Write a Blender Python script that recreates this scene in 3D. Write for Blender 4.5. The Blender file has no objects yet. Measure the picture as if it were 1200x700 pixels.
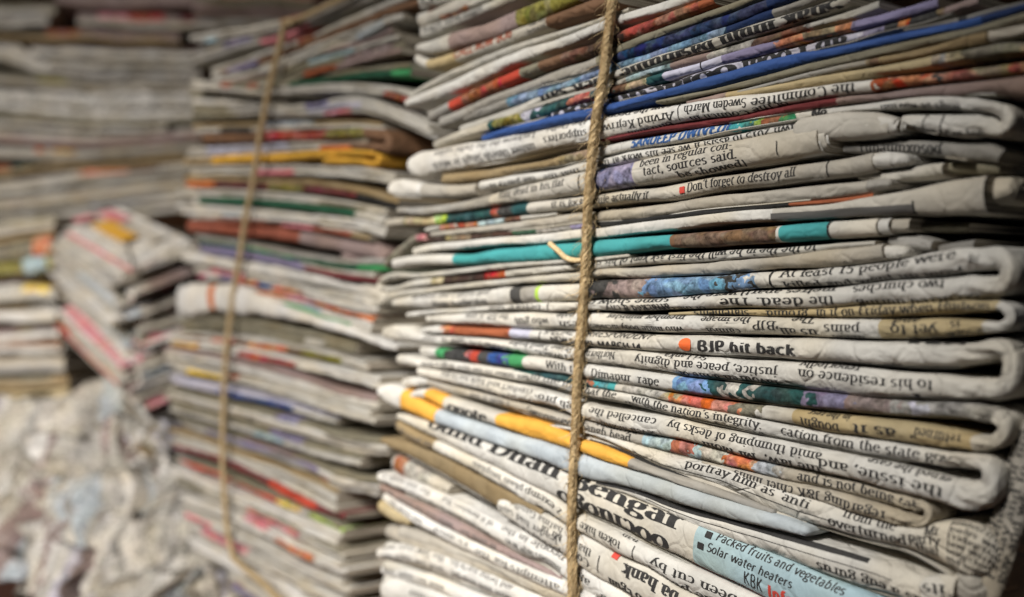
import bpy, math, random
import numpy as np

# ------------------------------------------------------------ camera, world, lamps, exposure
scene = bpy.context.scene
V0 = np.array([0.0, 0.0, 0.0])
cam_d = bpy.data.cameras.new('camera')
cam = bpy.data.objects.new('camera', cam_d)
scene.collection.objects.link(cam)
cam.location = (0, 0, 0)
cam.rotation_euler = (math.radians(90), 0, 0)
cam_d.sensor_width = 36.0
cam_d.lens = 36.0
cam_d.clip_start = 0.005
cam_d.clip_end = 30
cam_d.dof.use_dof = True
cam_d.dof.focus_distance = 0.314
cam_d.dof.aperture_fstop = 6.9
scene.camera = cam

world = bpy.data.worlds.new('World')
scene.world = world
world.use_nodes = True
bgn = world.node_tree.nodes['Background']
bgn.inputs[0].default_value = (0.80, 0.88, 1.0, 1)
bgn.inputs[1].default_value = 0.022

def area(name, loc, target, size, power, color, size_y=None, spread=180):
    d = bpy.data.lights.new(name, 'AREA')
    d.energy = power; d.color = color; d.size = size; d.spread = math.radians(spread)
    if size_y:
        d.shape = 'RECTANGLE'; d.size_y = size_y
    o = bpy.data.objects.new(name, d)
    scene.collection.objects.link(o)
    o.location = loc
    import mathutils
    o.rotation_euler = (mathutils.Vector(target) - mathutils.Vector(loc)).to_track_quat('-Z', 'Y').to_euler()
    return o
area('key_light', (-0.38, -0.06, 0.40), (-0.045, 0.41, -0.12), 0.16, 1.04, (1.0, 0.955, 0.89), spread=52)  # key lamp added front left, not a window; narrowed beam dims top and right
area('background_fill', (-0.95, -0.25, 0.55), (-0.58, 1.05, -0.10), 0.6, 5.6, (1.0, 0.93, 0.86), spread=62)  # unseen fill lamp added to brighten only the far left background

scene.view_settings.view_transform = 'Standard'
scene.view_settings.look = 'None'
scene.view_settings.exposure = 0.0
scene.view_settings.gamma = 1.0

rng = random.Random(7)
nrng = np.random.default_rng(7)

# ------------------------------------------------------------ frames: a vertical plane seen from the camera
F = 1200.0
class Frame:
    """front plane of a row of stacks: origin, w = rightward unit vector, N = outward normal"""
    def __init__(s, org, w):
        s.o = np.array([org[0], org[1], 0.0])
        w = np.array([w[0], w[1], 0.0]); s.w = w / np.linalg.norm(w)
        s.N = np.array([s.w[1], -s.w[0], 0.0])
    def un(s, x, y, n=0.0):
        """picture point -> (w, z) on the plane n metres in front of the face"""
        d = np.array([(x - 600) / F, 1.0, -(y - 350) / F])
        t = (s.o @ s.N + n) / (d @ s.N)
        p = d * t
        return float((p - s.o) @ s.w), float(p[2])
    def P(s, w, z, n):
        return s.o + np.multiply.outer(w, s.w) + np.multiply.outer(n, s.N) + np.multiply.outer(z, np.array([0, 0, 1.0]))
ROW = Frame((0, 0.40), (0.5935, -0.8048))          # the bundles on the shelf
SECOND = Frame((0, 0.455), (0.5935, -0.8048))         # the next bundle, set a little further back
BACK = Frame((-0.72, 1.42), (0.96, 0.20))           # stacks across the corner, far behind
BACK2 = Frame((-0.66, 1.20), (0.93, -0.28))

# ------------------------------------------------------------ colours (albedo, linear)
C = dict(
 white=(.54,.528,.495), light=(.44,.425,.385), grey=(.30,.29,.27), dgrey=(.06,.06,.06), beige=(.375,.35,.305),
 tan=(.42,.345,.205), tan2=(.27,.205,.115), khaki=(.20,.185,.135), brown=(.17,.095,.055), dbrown=(.06,.035,.025),
 rust=(.33,.10,.045), orange=(.55,.16,.045), red=(.45,.06,.035), maroon=(.16,.03,.035), pink=(.60,.22,.25),
 mauve=(.27,.205,.195), violet=(.22,.20,.33), lilac=(.45,.45,.55), blue=(.035,.085,.27), navy=(.015,.035,.115),
 sky=(.16,.30,.50), pblue=(.34,.47,.53), bluegrey=(.40,.45,.49), teal=(.055,.30,.31), dteal=(.02,.075,.08), green=(.05,.26,.10),
 dgreen=(.02,.09,.05), lime=(.36,.55,.08), olive=(.22,.20,.04), yellow=(.72,.52,.08), mustard=(.62,.35,.05),
 gold=(.68,.36,.06), black=(.02,.02,.02), cream=(.46,.435,.385), brick=(.26,.08,.05), magenta=(.5,.05,.2),
 twhite=(.60,.59,.565))

# ------------------------------------------------------------ materials
def sock(n, name): return n.inputs[name]
def new_mat(name):
    m = bpy.data.materials.new(name); m.use_nodes = True
    return m, m.node_tree.nodes, m.node_tree.links, m.node_tree.nodes['Principled BSDF']

def noise(nd, lk, vec, scale, detail=3, rough=.55, dist=0.0):
    n = nd.new('ShaderNodeTexNoise'); n.inputs['Scale'].default_value = scale
    n.inputs['Detail'].default_value = detail; n.inputs['Roughness'].default_value = rough
    n.inputs['Distortion'].default_value = dist
    lk.new(vec, n.inputs['Vector']); return n
def mathn(nd, lk, op, a, b=None, c=None):
    n = nd.new('ShaderNodeMath'); n.operation = op
    for i, v in enumerate((a, b, c)):
        if v is None: continue
        if isinstance(v, (int, float)): n.inputs[i].default_value = v
        else: lk.new(v, n.inputs[i])
    return n.outputs[0]

MUTE = [0.0]
def colour(c):
    r, g_, b = C[c]; l = .35 * r + .5 * g_ + .15 * b; l = l * .8 + .06; m = MUTE[0]
    if max(r, g_, b) - min(r, g_, b) < .12: return (r, g_, b)
    return tuple(v * (1 - m) + l * m for v in (r, g_, b))
def paper_mat(name, stops, mott, tint=1.0, crease=1.0, pages=True):
    """newsprint: colours of the printed areas follow UV.x along the fold; mott = where a printed picture breaks them up"""
    m, nd, lk, bs = new_mat(name)
    tc = nd.new('ShaderNodeTexCoord'); obj = tc.outputs['Object']
    sep = nd.new('ShaderNodeSeparateXYZ'); lk.new(tc.outputs['UV'], sep.inputs[0])
    ux, uy = sep.outputs[0], sep.outputs[1]
    # vector with a per-material offset
    mp = nd.new('ShaderNodeMapping'); lk.new(obj, mp.inputs[0])
    mp.inputs['Location'].default_value = [rng.uniform(-5, 5) for _ in range(3)]
    vec = mp.outputs[0]
    col = None
    mm = None
    if mott:
        r2 = nd.new('ShaderNodeValToRGB'); r2.color_ramp.interpolation = 'CONSTANT'
        ms = [(0.0, 0)]
        for a, b in sorted(mott): ms += [(max(a, .0001), 1), (b, 0)]
        e = r2.color_ramp.elements
        while len(e) < len(ms): e.new(.5)
        for i, (p, v) in enumerate(ms): e[i].position = min(p, 1); e[i].color = (v, v, v, 1)
        lk.new(ux, r2.inputs[0]); mm = r2.outputs[0]
        n1 = noise(nd, lk, vec, 170, 2, .6)
        d = mathn(nd, lk, 'MULTIPLY', mathn(nd, lk, 'SUBTRACT', n1.outputs[0], .5), .07)
        ux2 = mathn(nd, lk, 'MULTIPLY_ADD', mm, d, ux)
    else: ux2 = ux
    if len(stops) > 1:
        r = nd.new('ShaderNodeValToRGB'); r.color_ramp.interpolation = 'CONSTANT'
        e = r.color_ramp.elements
        st = stops[:32]
        while len(e) < len(st): e.new(.5)
        for i, (p, c) in enumerate(st): e[i].position = min(max(p, 0), 1)
        for i, (p, c) in enumerate(st): e[i].color = (*colour(c), 1)
        lk.new(ux2, r.inputs[0]); col = r.outputs[0]
    else:
        r = nd.new('ShaderNodeRGB'); r.outputs[0].default_value = (*colour(stops[0][1]), 1); col = r.outputs[0]
    if mott:
        n2 = nd.new('ShaderNodeTexVoronoi'); n2.inputs['Scale'].default_value = 210; n2.feature = 'SMOOTH_F1'; n2.inputs['Smoothness'].default_value = .35; lk.new(vec, n2.inputs['Vector'])
        n3 = noise(nd, lk, vec, 420, 3, .7)
        hs = nd.new('ShaderNodeHueSaturation')
        s3 = nd.new('ShaderNodeSeparateColor'); lk.new(n2.outputs['Color'], s3.inputs[0])
        lk.new(mathn(nd, lk, 'MULTIPLY_ADD', mathn(nd, lk, 'SUBTRACT', s3.outputs[0], .5), .07, .5), hs.inputs['Hue'])
        lk.new(mathn(nd, lk, 'MULTIPLY_ADD', s3.outputs[1], .5, .62), hs.inputs['Saturation'])
        v = mathn(nd, lk, 'MULTIPLY_ADD', n3.outputs[0], 3.0, -.95)
        lk.new(mathn(nd, lk, 'MULTIPLY_ADD', s3.outputs[2], .5, v), hs.inputs['Value'])
        lk.new(col, hs.inputs['Color'])
        mx = nd.new('ShaderNodeMix'); mx.data_type = 'RGBA'
        lk.new(mathn(nd, lk, 'MULTIPLY', mm, .85), mx.inputs['Factor'])
        lk.new(col, mx.inputs['A']); lk.new(hs.outputs[0], mx.inputs['B']); col = mx.outputs['Result']
    # ink starvation, show-through and dirt
    a = noise(nd, lk, vec, 55, 4, .6); b = noise(nd, lk, vec, 900, 2, .7)
    f = mathn(nd, lk, 'MULTIPLY_ADD', a.outputs[0], .75, .60)
    f = mathn(nd, lk, 'MULTIPLY_ADD', b.outputs[0], .16, mathn(nd, lk, 'SUBTRACT', f, .07))
    f = mathn(nd, lk, 'MULTIPLY', f, tint)
    vm = nd.new('ShaderNodeVectorMath'); vm.operation = 'SCALE'
    lk.new(col, vm.inputs[0]); lk.new(f, vm.inputs['Scale'])
    # slight yellowing in patches
    y = noise(nd, lk, vec, 28, 2, .5)
    cr = nd.new('ShaderNodeValToRGB'); cr.color_ramp.elements[0].position = .42; cr.color_ramp.elements[1].position = .72
    cr.color_ramp.elements[0].color = (1, 1, 1, 1); cr.color_ramp.elements[1].color = (1.0, .93, .80, 1)
    lk.new(y.outputs[0], cr.inputs[0])
    mu = nd.new('ShaderNodeVectorMath'); mu.operation = 'MULTIPLY'
    lk.new(vm.outputs[0], mu.inputs[0]); lk.new(cr.outputs[0], mu.inputs[1])
    lk.new(mu.outputs[0], bs.inputs['Base Color'])
    bs.inputs['Roughness'].default_value = .72
    bs.inputs['Specular IOR Level'].default_value = .28
    # relief: soft dents + fibre
    c1 = noise(nd, lk, vec, 110, 3, .55, .6); c2 = noise(nd, lk, vec, 1500, 2, .6)
    h = mathn(nd, lk, 'MULTIPLY_ADD', c2.outputs[0], .045, c1.outputs[0])
    ad = nd.new('ShaderNodeVectorMath'); ad.operation = 'MULTIPLY_ADD'
    wn = noise(nd, lk, vec, 60, 2, .5); lk.new(wn.outputs['Color'], ad.inputs[0]); ad.inputs[1].default_value = (.012, .012, .012); lk.new(vec, ad.inputs[2])
    vo = nd.new('ShaderNodeTexVoronoi'); vo.feature = 'DISTANCE_TO_EDGE'; vo.inputs['Scale'].default_value = 75; lk.new(ad.outputs[0], vo.inputs['Vector'])
    h = mathn(nd, lk, 'MULTIPLY_ADD', mathn(nd, lk, 'MINIMUM', vo.outputs['Distance'], .07), 2.6, h)
    bp = nd.new('ShaderNodeBump'); bp.inputs['Strength'].default_value = .55 * crease; bp.inputs['Distance'].default_value = .0022
    lk.new(h, bp.inputs['Height']); lk.new(bp.outputs[0], bs.inputs['Normal'])
    return m

def page_edge_mat():
    m, nd, lk, bs = new_mat('page_edges')
    tc = nd.new('ShaderNodeTexCoord')
    mp = nd.new('ShaderNodeMapping'); lk.new(tc.outputs['Object'], mp.inputs[0]); mp.inputs['Scale'].default_value = (30, 30, 2600)
    n = noise(nd, lk, mp.outputs[0], 1.0, 2, .6)
    r = nd.new('ShaderNodeValToRGB'); r.color_ramp.elements[0].position = .38; r.color_ramp.elements[1].position = .6
    r.color_ramp.elements[0].color = (.09, .07, .05, 1); r.color_ramp.elements[1].color = (.52, .47, .38, 1)
    lk.new(n.outputs[0], r.inputs[0]); lk.new(r.outputs[0], bs.inputs['Base Color']); bs.inputs['Roughness'].default_value = .9
    return m
EDGE = page_edge_mat()
INKS = {}
def ink(c):
    if c not in INKS:
        m, nd, lk, bs = new_mat('printing_ink_' + {'k':'black','w':'white','r':'red','o':'orange','b':'blue','g':'faded','d':'brown'}[c])
        rgb = {'k':(.012,.011,.011), 'w':(.7,.68,.62), 'r':(.60,.05,.03), 'o':(.85,.14,.02), 'b':(.02,.10,.32), 'g':(.10,.095,.09), 'd':(.30,.07,.03)}[c]
        tc = nd.new('ShaderNodeTexCoord'); n = noise(nd, lk, tc.outputs['Object'], 1400, 2, .7)
        mx = nd.new('ShaderNodeMix'); mx.data_type = 'RGBA'
        mx.inputs['A'].default_value = (*rgb, 1); mx.inputs['B'].default_value = (*[v * .7 + .045 for v in rgb], 1)
        lk.new(n.outputs[0], mx.inputs['Factor']); lk.new(mx.outputs['Result'], bs.inputs['Base Color'])
        bs.inputs['Roughness'].default_value = .6; bs.inputs['Specular IOR Level'].default_value = .25
        INKS[c] = m
    return INKS[c]

# ------------------------------------------------------------ object helpers
COL = scene.collection
def empty(name, loc, label, cat, group=None, kind=None):
    o = bpy.data.objects.new(name, None); COL.objects.link(o); o.location = loc
    o.empty_display_size = .02
    if label: o['label'] = label
    if cat: o['category'] = cat
    if group: o['group'] = group
    if kind: o['kind'] = kind
    return o
def mesh_obj(name, V, Fc, mats, parent=None, uv=None, smooth=True, fmat=None, flat_from=None):
    V = np.asarray(V, float)
    off = np.array(parent.location) if parent else np.zeros(3)
    me = bpy.data.meshes.new(name)
    if isinstance(Fc, np.ndarray):
        nf = len(Fc); k = Fc.shape[1]
        me.vertices.add(len(V)); me.vertices.foreach_set('co', (V - off).ravel())
        me.loops.add(nf * k); me.loops.foreach_set('vertex_index', Fc.ravel().astype(np.int32))
        me.polygons.add(nf); me.polygons.foreach_set('loop_start', np.arange(0, nf * k, k, dtype=np.int32))
        me.polygons.foreach_set('loop_total', np.full(nf, k, dtype=np.int32))
        me.update(calc_edges=True)
    else:
        me.from_pydata((V - off).tolist(), [], [list(map(int, f)) for f in Fc])
    if uv is not None:
        l = me.uv_layers.new(name='UVMap')
        vi = np.empty(len(me.loops), dtype=np.int32); me.loops.foreach_get('vertex_index', vi)
        l.data.foreach_set('uv', np.asarray(uv, dtype=np.float32)[vi].ravel())
    for m in (mats if isinstance(mats, (list, tuple)) else [mats]): me.materials.append(m)
    n = len(me.polygons)
    sm = np.full(n, smooth)
    if flat_from is not None: sm[flat_from:] = False
    me.polygons.foreach_set('use_smooth', sm)
    if fmat is not None: me.polygons.foreach_set('material_index', np.asarray(fmat, dtype=np.int32))
    me.validate(verbose=False)
    o = bpy.data.objects.new(name, me); COL.objects.link(o)
    if parent: o.parent = parent
    return o

def vnoise(x, y, seed):
    """smooth value noise, numpy"""
    xi = np.floor(x).astype(int); yi = np.floor(y).astype(int)
    fx = x - xi; fy = y - yi; fx = fx * fx * (3 - 2 * fx); fy = fy * fy * (3 - 2 * fy)
    def h(a, b):
        v = np.sin(a * 127.1 + b * 311.7 + seed * 74.7) * 43758.5453
        return v - np.floor(v)
    return (h(xi, yi) * (1 - fx) + h(xi + 1, yi) * fx) * (1 - fy) + (h(xi, yi + 1) * (1 - fx) + h(xi + 1, yi + 1) * fx) * fy - .5

def catmull(P, per=14):
    P = np.asarray(P, float)
    if len(P) == 2: return np.array([P[0] + (P[1] - P[0]) * t for t in np.linspace(0, 1, per + 1)])
    out = []
    Q = np.vstack([2 * P[0] - P[1], P, 2 * P[-1] - P[-2]])
    for i in range(1, len(Q) - 2):
        p0, p1, p2, p3 = Q[i - 1], Q[i], Q[i + 1], Q[i + 2]
        # centripetal-ish: limit tangents so that unevenly spaced points do not overshoot
        d1 = max(np.linalg.norm((p2 - p1)[:2]), 1e-9)
        d0 = max(np.linalg.norm((p1 - p0)[:2]), 1e-9); d2 = max(np.linalg.norm((p3 - p2)[:2]), 1e-9)
        m1 = ((p1 - p0) / d0 * d1 + (p2 - p1) / d1 * d0) / (d0 + d1) * d1
        m2 = ((p2 - p1) / d1 * d2 + (p3 - p2) / d2 * d1) / (d1 + d2) * d1
        for t in np.linspace(0, 1, per, endpoint=False):
            t2, t3 = t * t, t * t * t
            out.append((2 * t3 - 3 * t2 + 1) * p1 + (t3 - 2 * t2 + t) * m1 + (-2 * t3 + 3 * t2) * p2 + (t3 - t2) * m2)
    out.append(Q[-2])
    return np.array(out)

class Fold:
    """One folded edge of a newspaper: a rounded spine swept along a traced line, its sheets running back into the pile.
    A: points (x, top, bottom) of the upper/only run; B: the run it doubles back into; loop: (x, y) turning points."""
    def __init__(s, A, loop=None, B=None, side='R', n=0.0, bulge=.62, ends=('round', 'cut'), frame=ROW, depth=.14,
                 step=.0010, nt=15, wr=1.0, seed=None, mid=None):
        s.fr = frame; s.side = side
        seed = rng.random() * 1000 if seed is None else seed
        A = sorted(A); B = sorted(B) if B else None
        hpx = np.mean([p[2] - p[1] for p in A])
        nn = n
        def conv(p):
            w0, za = frame.un(p[0], p[1], nn); _, zb = frame.un(p[0], p[2], nn)
            return [w0, (za + zb) / 2, abs(za - zb)]
        a = [conv(p) for p in A]; segs = []
        if B:
            b = [conv(p) for p in B]
            if side == 'R': first, last, f0, l0 = a, b[::-1], A, B[::-1]
            else: first, last, f0, l0 = a[::-1], b, A[::-1], B
            h0, h1 = first[-1][2], last[0][2]
            lp = []
            for i, (x, y) in enumerate(loop):
                w0, z0 = frame.un(x, y, nn); t = (i + 1) / (len(loop) + 1)
                hh = h0 * (1 - t) + h1 * t
                lp.append([w0, z0, hh * (.92 if mid is None else mid)])
            path = first + lp + last
            nsplit = len(first), len(first) + len(lp)
        else:
            path = a; nsplit = len(a), len(a)
        P = catmull(path)
        per = 14
        d = np.r_[0, np.cumsum(np.linalg.norm(np.diff(P[:, :2], axis=0), axis=1))]
        L = d[-1]; s.L = L
        k = max(8, int(L / step))
        ss = np.linspace(0, L, k + 1)
        w = np.interp(ss, d, P[:, 0]); z = np.interp(ss, d, P[:, 1]); h = np.maximum(np.interp(ss, d, P[:, 2]) * .905, .0004)
        sA = d[min((nsplit[0] - 1) * per, len(d) - 1)]; sB = d[min(nsplit[1] * per, len(d) - 1)]
        # gentle smoothing
        ker = np.array([1, 2, 3, 2, 1.]) / 9
        def smth(v): return np.convolve(np.pad(v, 2, mode='edge'), ker, 'valid')
        for _ in range(2): w, z, h = smth(w), smth(z), smth(h)
        s.seg0 = (0, sA); s.seg1 = (sB, L)
        s.sgn0 = 1 if (not B or side == 'R') else -1
        # waviness along the fold
        q = ss / .022
        z = z + vnoise(q, q * 0 + 3.3, seed) * .00045 * wr * min(1, hpx / 12)
        h = h * (1 + vnoise(ss / .013, ss * 0 + 1.7, seed + 5) * .16 * wr)
        nof = nn + vnoise(ss / .035, ss * 0 + 7.1, seed + 9) * .0016 * wr
        # rounded / blunt ends
        def end(which, arr):
            r = max(h[0] if which == 0 else h[-1], .001) * (.75 if arr == 'round' else .35)
            dist = ss if which == 0 else L - ss
            t = np.clip(dist / r, 0, 1)
            return np.sqrt(np.clip(1 - (1 - t) ** 2, 0, 1)) * .97 + .03, (1 - t) ** 2 * r * .6
        hs = np.ones_like(h)
        for i, e in enumerate(ends):
            if e in ('round', 'blunt'):
                f, back = end(i, e); hs = hs * f; nof = nof - back
        h = h * hs
        tan = np.gradient(np.c_[w, z], axis=0); tan /= np.maximum(np.linalg.norm(tan, axis=1, keepdims=True), 1e-9)
        n2 = np.c_[-tan[:, 1], tan[:, 0]]
        for _ in range(3):
            n2 = np.c_[smth(n2[:, 0]), smth(n2[:, 1])]
        n2 /= np.maximum(np.linalg.norm(n2, axis=1, keepdims=True), 1e-9)
        th = np.linspace(-math.pi / 2, math.pi / 2, nt)
        cz = np.sin(th); cn = np.cos(th)
        b_ = np.minimum(h * bulge, .0032)
        # superellipse: flattish face with rounded edges for thick ones
        pw = .92
        czs = np.sign(cz) * np.abs(cz) ** pw
        cns = np.abs(cn) ** pw
        Wg = w[:, None] + n2[:, :1] * czs[None] * h[:, None] / 2
        Zg = z[:, None] + n2[:, 1:] * czs[None] * h[:, None] / 2
        Ng = nof[:, None] - b_[:, None] * .55 + b_[:, None] * cns[None]
        # dents and creases in the paper
        S, T = np.meshgrid(ss, th, indexing='ij')
        tt = T * 1.3
        dn = vnoise(S / .0075 + tt * .6, tt * 1.2 + 4, seed + 2) * .00055 + vnoise(S / .0032 - tt, tt * 2, seed + 3) * .00022
        lp = np.zeros_like(ss)
        if B:
            dist = np.maximum(np.maximum(sA - ss, ss - sB), 0)
            lp = np.exp(-(dist / .008) ** 2)
            dn = dn + (np.abs(vnoise(S / .0035 + tt * 1.4, tt * 1.1, seed + 4)) - .2) * .0034 * lp[:, None]
        dn = dn * wr * np.minimum(1, h / .003)[:, None]
        Ng = Ng + dn * (.3 + .7 * cn[None]); Zg = Zg + dn * .35 * n2[:, 1:] * cz[None]
        G = frame.P(Wg, Zg, Ng)                       # ns x nt x 3
        # keep arc lengths for lettering
        dv = np.linalg.norm(np.diff(G, axis=1), axis=2)
        s.arc = np.c_[np.zeros(len(ss)), np.cumsum(dv, axis=1)]
        s.G = G; s.ss = ss; s.nt = nt
        s.wmid = w
        back1 = frame.P(Wg[:, 0], Zg[:, 0], np.full(len(ss), -depth)); back2 = frame.P(Wg[:, -1], Zg[:, -1], np.full(len(ss), -depth))
        full = np.concatenate([back1[:, None], G, back2[:, None]], axis=1)
        m = nt + 2; ns = len(ss)
        V = full.reshape(-1, 3)
        i = np.arange(ns - 1)[:, None] * m + np.arange(m - 1)[None]
        i = i.ravel()
        s.faces = np.c_[i, i + m, i + m + 1, i + 1].tolist()
        s.nside = len(s.faces)
        s.caps = [list(range(m))[::1], [(ns - 1) * m + j for j in range(m)][::-1]]
        s.V = V
        ax = np.r_[0, np.linspace(0, 1, nt), 1]
        s.uv = np.c_[np.repeat(ss / L, m), np.tile(ax, ns)]
    def s_at(s, x, seg=0):
        """arc length where the run crosses picture column x"""
        wt, _ = s.fr.un(x, 350, 0)
        lo, hi = s.seg0 if seg == 0 else s.seg1
        i0, i1 = np.searchsorted(s.ss, lo), np.searchsorted(s.ss, hi)
        i1 = max(min(i1, len(s.ss) - 1), i0 + 1)
        w = s.wmid[i0:i1 + 1]; q = s.ss[i0:i1 + 1]
        if w[-1] < w[0]: w, q = w[::-1], q[::-1]
        return float(np.interp(wt, w, q))
    def sgn(s, seg): return s.sgn0 if seg == 0 else -s.sgn0
    def surf(s, sv, f, v, lift=.00013):
        """points on the paper: sv along the fold, f in -1..1 up the face, v metres above that line"""
        k = np.clip(sv / s.L * (len(s.ss) - 1), 0, len(s.ss) - 1.001)
        i = k.astype(int); a = (k - i)[:, None]
        arc = s.arc[i] * (1 - a) + s.arc[i + 1] * a
        tot = arc[:, -1]
        t = np.clip((f + 1) / 2 * tot + v, 0, tot)
        u = np.array([np.interp(tv, ar, np.arange(s.nt)) for tv, ar in zip(t, arc)])
        clipped = (((f + 1) / 2 * tot + v) <= 0) | (((f + 1) / 2 * tot + v) >= tot)
        j = np.clip(u.astype(int), 0, s.nt - 2); b = (u - j)[:, None]
        g = s.G
        p00, p10, p01, p11 = g[i, j], g[i + 1, j], g[i, j + 1], g[i + 1, j + 1]
        p = (p00 * (1 - a) + p10 * a) * (1 - b) + (p01 * (1 - a) + p11 * a) * b
        nr = np.cross(p10 - p00 + p11 - p01, p01 - p00 + p11 - p10)
        nr /= np.maximum(np.linalg.norm(nr, axis=1, keepdims=True), 1e-12)
        flip = np.sign(nr @ s.fr.N); flip[flip == 0] = 1
        nr = nr * np.where(np.abs(nr @ s.fr.N) > .05, flip, 1)[:, None]
        return p + nr * lift, clipped

    def build(s, name, parent, bands=None, bandsB=None, mott=None, mottB=None, base='white', tint=1.0, crease=1.0, mat=None):
        if mat is None:
            st = []
            segs = [(0, bands), (1, bandsB)]
            spans = []
            for seg, bd in segs:
                if not bd: continue
                sg = s.sgn(seg)
                for a, b, c in bd:
                    p, q = s.s_at(a, seg), s.s_at(b, seg)
                    spans.append((min(p, q) / s.L, max(p, q) / s.L, c))
            spans.sort()
            pos = 0.0
            for p, q, c in spans:
                if p > pos + .002: st.append((pos, base))
                st.append((max(p, pos), c)); pos = q
            if pos < .998 or not st: st.append((pos if st else 0.0, base))
            if st[0][0] > 0: st.insert(0, (0.0, base))
            mo = []
            for seg, ml in ((0, mott), (1, mottB)):
                for a, b in (ml or []):
                    p, q = s.s_at(a, seg), s.s_at(b, seg); mo.append((min(p, q) / s.L, max(p, q) / s.L))
            mat = paper_mat('newsprint', st, mo, tint, crease)
        fm = np.r_[np.zeros(s.nside), 1, 1]
        o = mesh_obj(name, s.V, s.faces + s.caps, [mat, EDGE], parent, s.uv, True, fm, s.nside)
        return o
# ------------------------------------------------------------ a broad-nib serif / sans alphabet, built as strokes
def arc_(cx, cy, rx, ry, a0, a1, n=9):
    return [(cx + rx * math.cos(math.radians(a0 + (a1 - a0) * i / (n - 1))), cy + ry * math.sin(math.radians(a0 + (a1 - a0) * i / (n - 1)))) for i in range(n)]
X = .70
GL = {}
def g(ch, adv, strokes, ser=()): GL[ch] = (adv, strokes, ser)
g('a', .54, [[(.38, 0), (.38, .48)] , arc_(.24, .48, .14, .20, 0, 150, 6), arc_(.235, .20, .155, .19, 60, 340, 10) + [(.38, .14)], ], [(.43, 0)])
g('b', .60, [[(.14, 1.0), (.14, 0)], arc_(.29, .35, .20, .33, 140, -140, 12)], [(.09, 1.0)])
g('c', .50, [arc_(.28, .35, .20, .33, 50, 315, 12)])
g('d', .60, [[(.44, 1.0), (.44, 0)], arc_(.29, .35, .20, .33, 40, 320, 12)], [(.38, 1.0), (.49, 0)])
g('e', .52, [[(.09, .40), (.45, .40)], arc_(.27, .35, .19, .33, 5, 318, 13)])
g('f', .36, [[(.15, 0), (.15, .80)] + arc_(.28, .82, .13, .17, 180, 60, 5), [(.02, X), (.32, X)]], [(.15, 0)])
g('g', .54, [arc_(.25, .47, .17, .21, 0, 360, 12), arc_(.25, -.10, .20, .16, 0, 360, 12), [(.38, .62), (.50, .68)], [(.14, .28), (.10, .16), (.20, .08), (.40, .03)]])
g('h', .62, [[(.14, 1.0), (.14, 0)], [(.14, .45)] + arc_(.30, .45, .16, .23, 160, 0, 7) + [(.46, 0)]], [(.09, 1.0), (.14, 0), (.46, 0)])
g('i', .32, [[(.16, X), (.16, 0)], [(.16, .86), (.16, .97)]], [(.11, X), (.16, 0)])
g('j', .30, [[(.16, X), (.16, -.10)] + arc_(.06, -.12, .10, .13, 0, -120, 5), [(.16, .86), (.16, .97)]], [(.11, X)])
g('k', .58, [[(.14, 1.0), (.14, 0)], [(.44, X), (.15, .30)], [(.24, .40), (.48, 0)]], [(.09, 1.0), (.14, 0), (.47, 0), (.43, X)])
g('l', .30, [[(.15, 1.0), (.15, 0)]], [(.10, 1.0), (.15, 0)])
g('m', .92, [[(.14, X), (.14, 0)], [(.14, .45)] + arc_(.29, .46, .15, .22, 160, 0, 7) + [(.44, 0)], [(.44, .45)] + arc_(.60, .46, .16, .22, 160, 0, 7) + [(.76, 0)]], [(.09, X), (.14, 0), (.44, 0), (.76, 0)])
g('n', .62, [[(.14, X), (.14, 0)], [(.14, .45)] + arc_(.30, .45, .16, .23, 160, 0, 7) + [(.46, 0)]], [(.09, X), (.14, 0), (.46, 0)])
g('o', .56, [arc_(.28, .35, .205, .33, 90, 450, 16)])
g('p', .60, [[(.14, X), (.14, -.28)], arc_(.29, .35, .20, .33, 140, -140, 12)], [(.09, X), (.14, -.28)])
g('q', .60, [[(.44, X), (.44, -.28)], arc_(.29, .35, .20, .33, 40, 320, 12)], [(.44, -.28)])
g('r', .44, [[(.14, X), (.14, 0)], [(.14, .45)] + arc_(.29, .46, .15, .22, 160, 60, 5)], [(.09, X), (.14, 0)])
g('s', .46, [arc_(.23, .52, .14, .155, 40, 250, 8) + arc_(.23, .185, .155, .165, 70, -140, 8)])
g('t', .38, [[(.16, .90), (.16, .15)] + arc_(.27, .15, .11, .14, 180, 300, 5), [(.03, X), (.33, X)]])
g('u', .62, [[(.14, X), (.14, .22)] + arc_(.29, .22, .15, .20, 180, 340, 7), [(.46, X), (.46, 0)]], [(.09, X), (.41, X), (.51, 0)])
g('v', .54, [[(.05, X), (.28, .02)], [(.49, X), (.28, .02)]], [(.07, X), (.47, X)])
g('w', .82, [[(.05, X), (.24, .02)], [(.42, X), (.24, .02)], [(.42, X), (.60, .02)], [(.78, X), (.60, .02)]], [(.07, X), (.42, X), (.76, X)])
g('x', .54, [[(.06, X), (.48, 0)], [(.46, X), (.06, 0)]], [(.08, X), (.45, X), (.08, 0), (.46, 0)])
g('y', .54, [[(.05, X), (.29, .02)], [(.50, X), (.24, -.12), (.10, -.26)]], [(.07, X), (.47, X)])
g('z', .48, [[(.07, X), (.41, X)], [(.41, X), (.06, 0)], [(.06, 0), (.43, 0)]])
g('A', .74, [[(.36, 1.0), (.08, 0)], [(.36, 1.0), (.66, 0)], [(.18, .34), (.55, .34)]], [(.08, 0), (.66, 0)])
g('B', .66, [[(.15, 1), (.15, 0)], [(.15, 1), (.33, 1)] + arc_(.33, .76, .18, .24, 80, -90, 7) + [(.15, .52)], [(.33, .52)] + arc_(.34, .26, .22, .26, 80, -90, 7) + [(.15, 0)]], [(.12, 1), (.12, 0)])
g('C', .70, [arc_(.38, .5, .29, .49, 45, 315, 14)])
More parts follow.
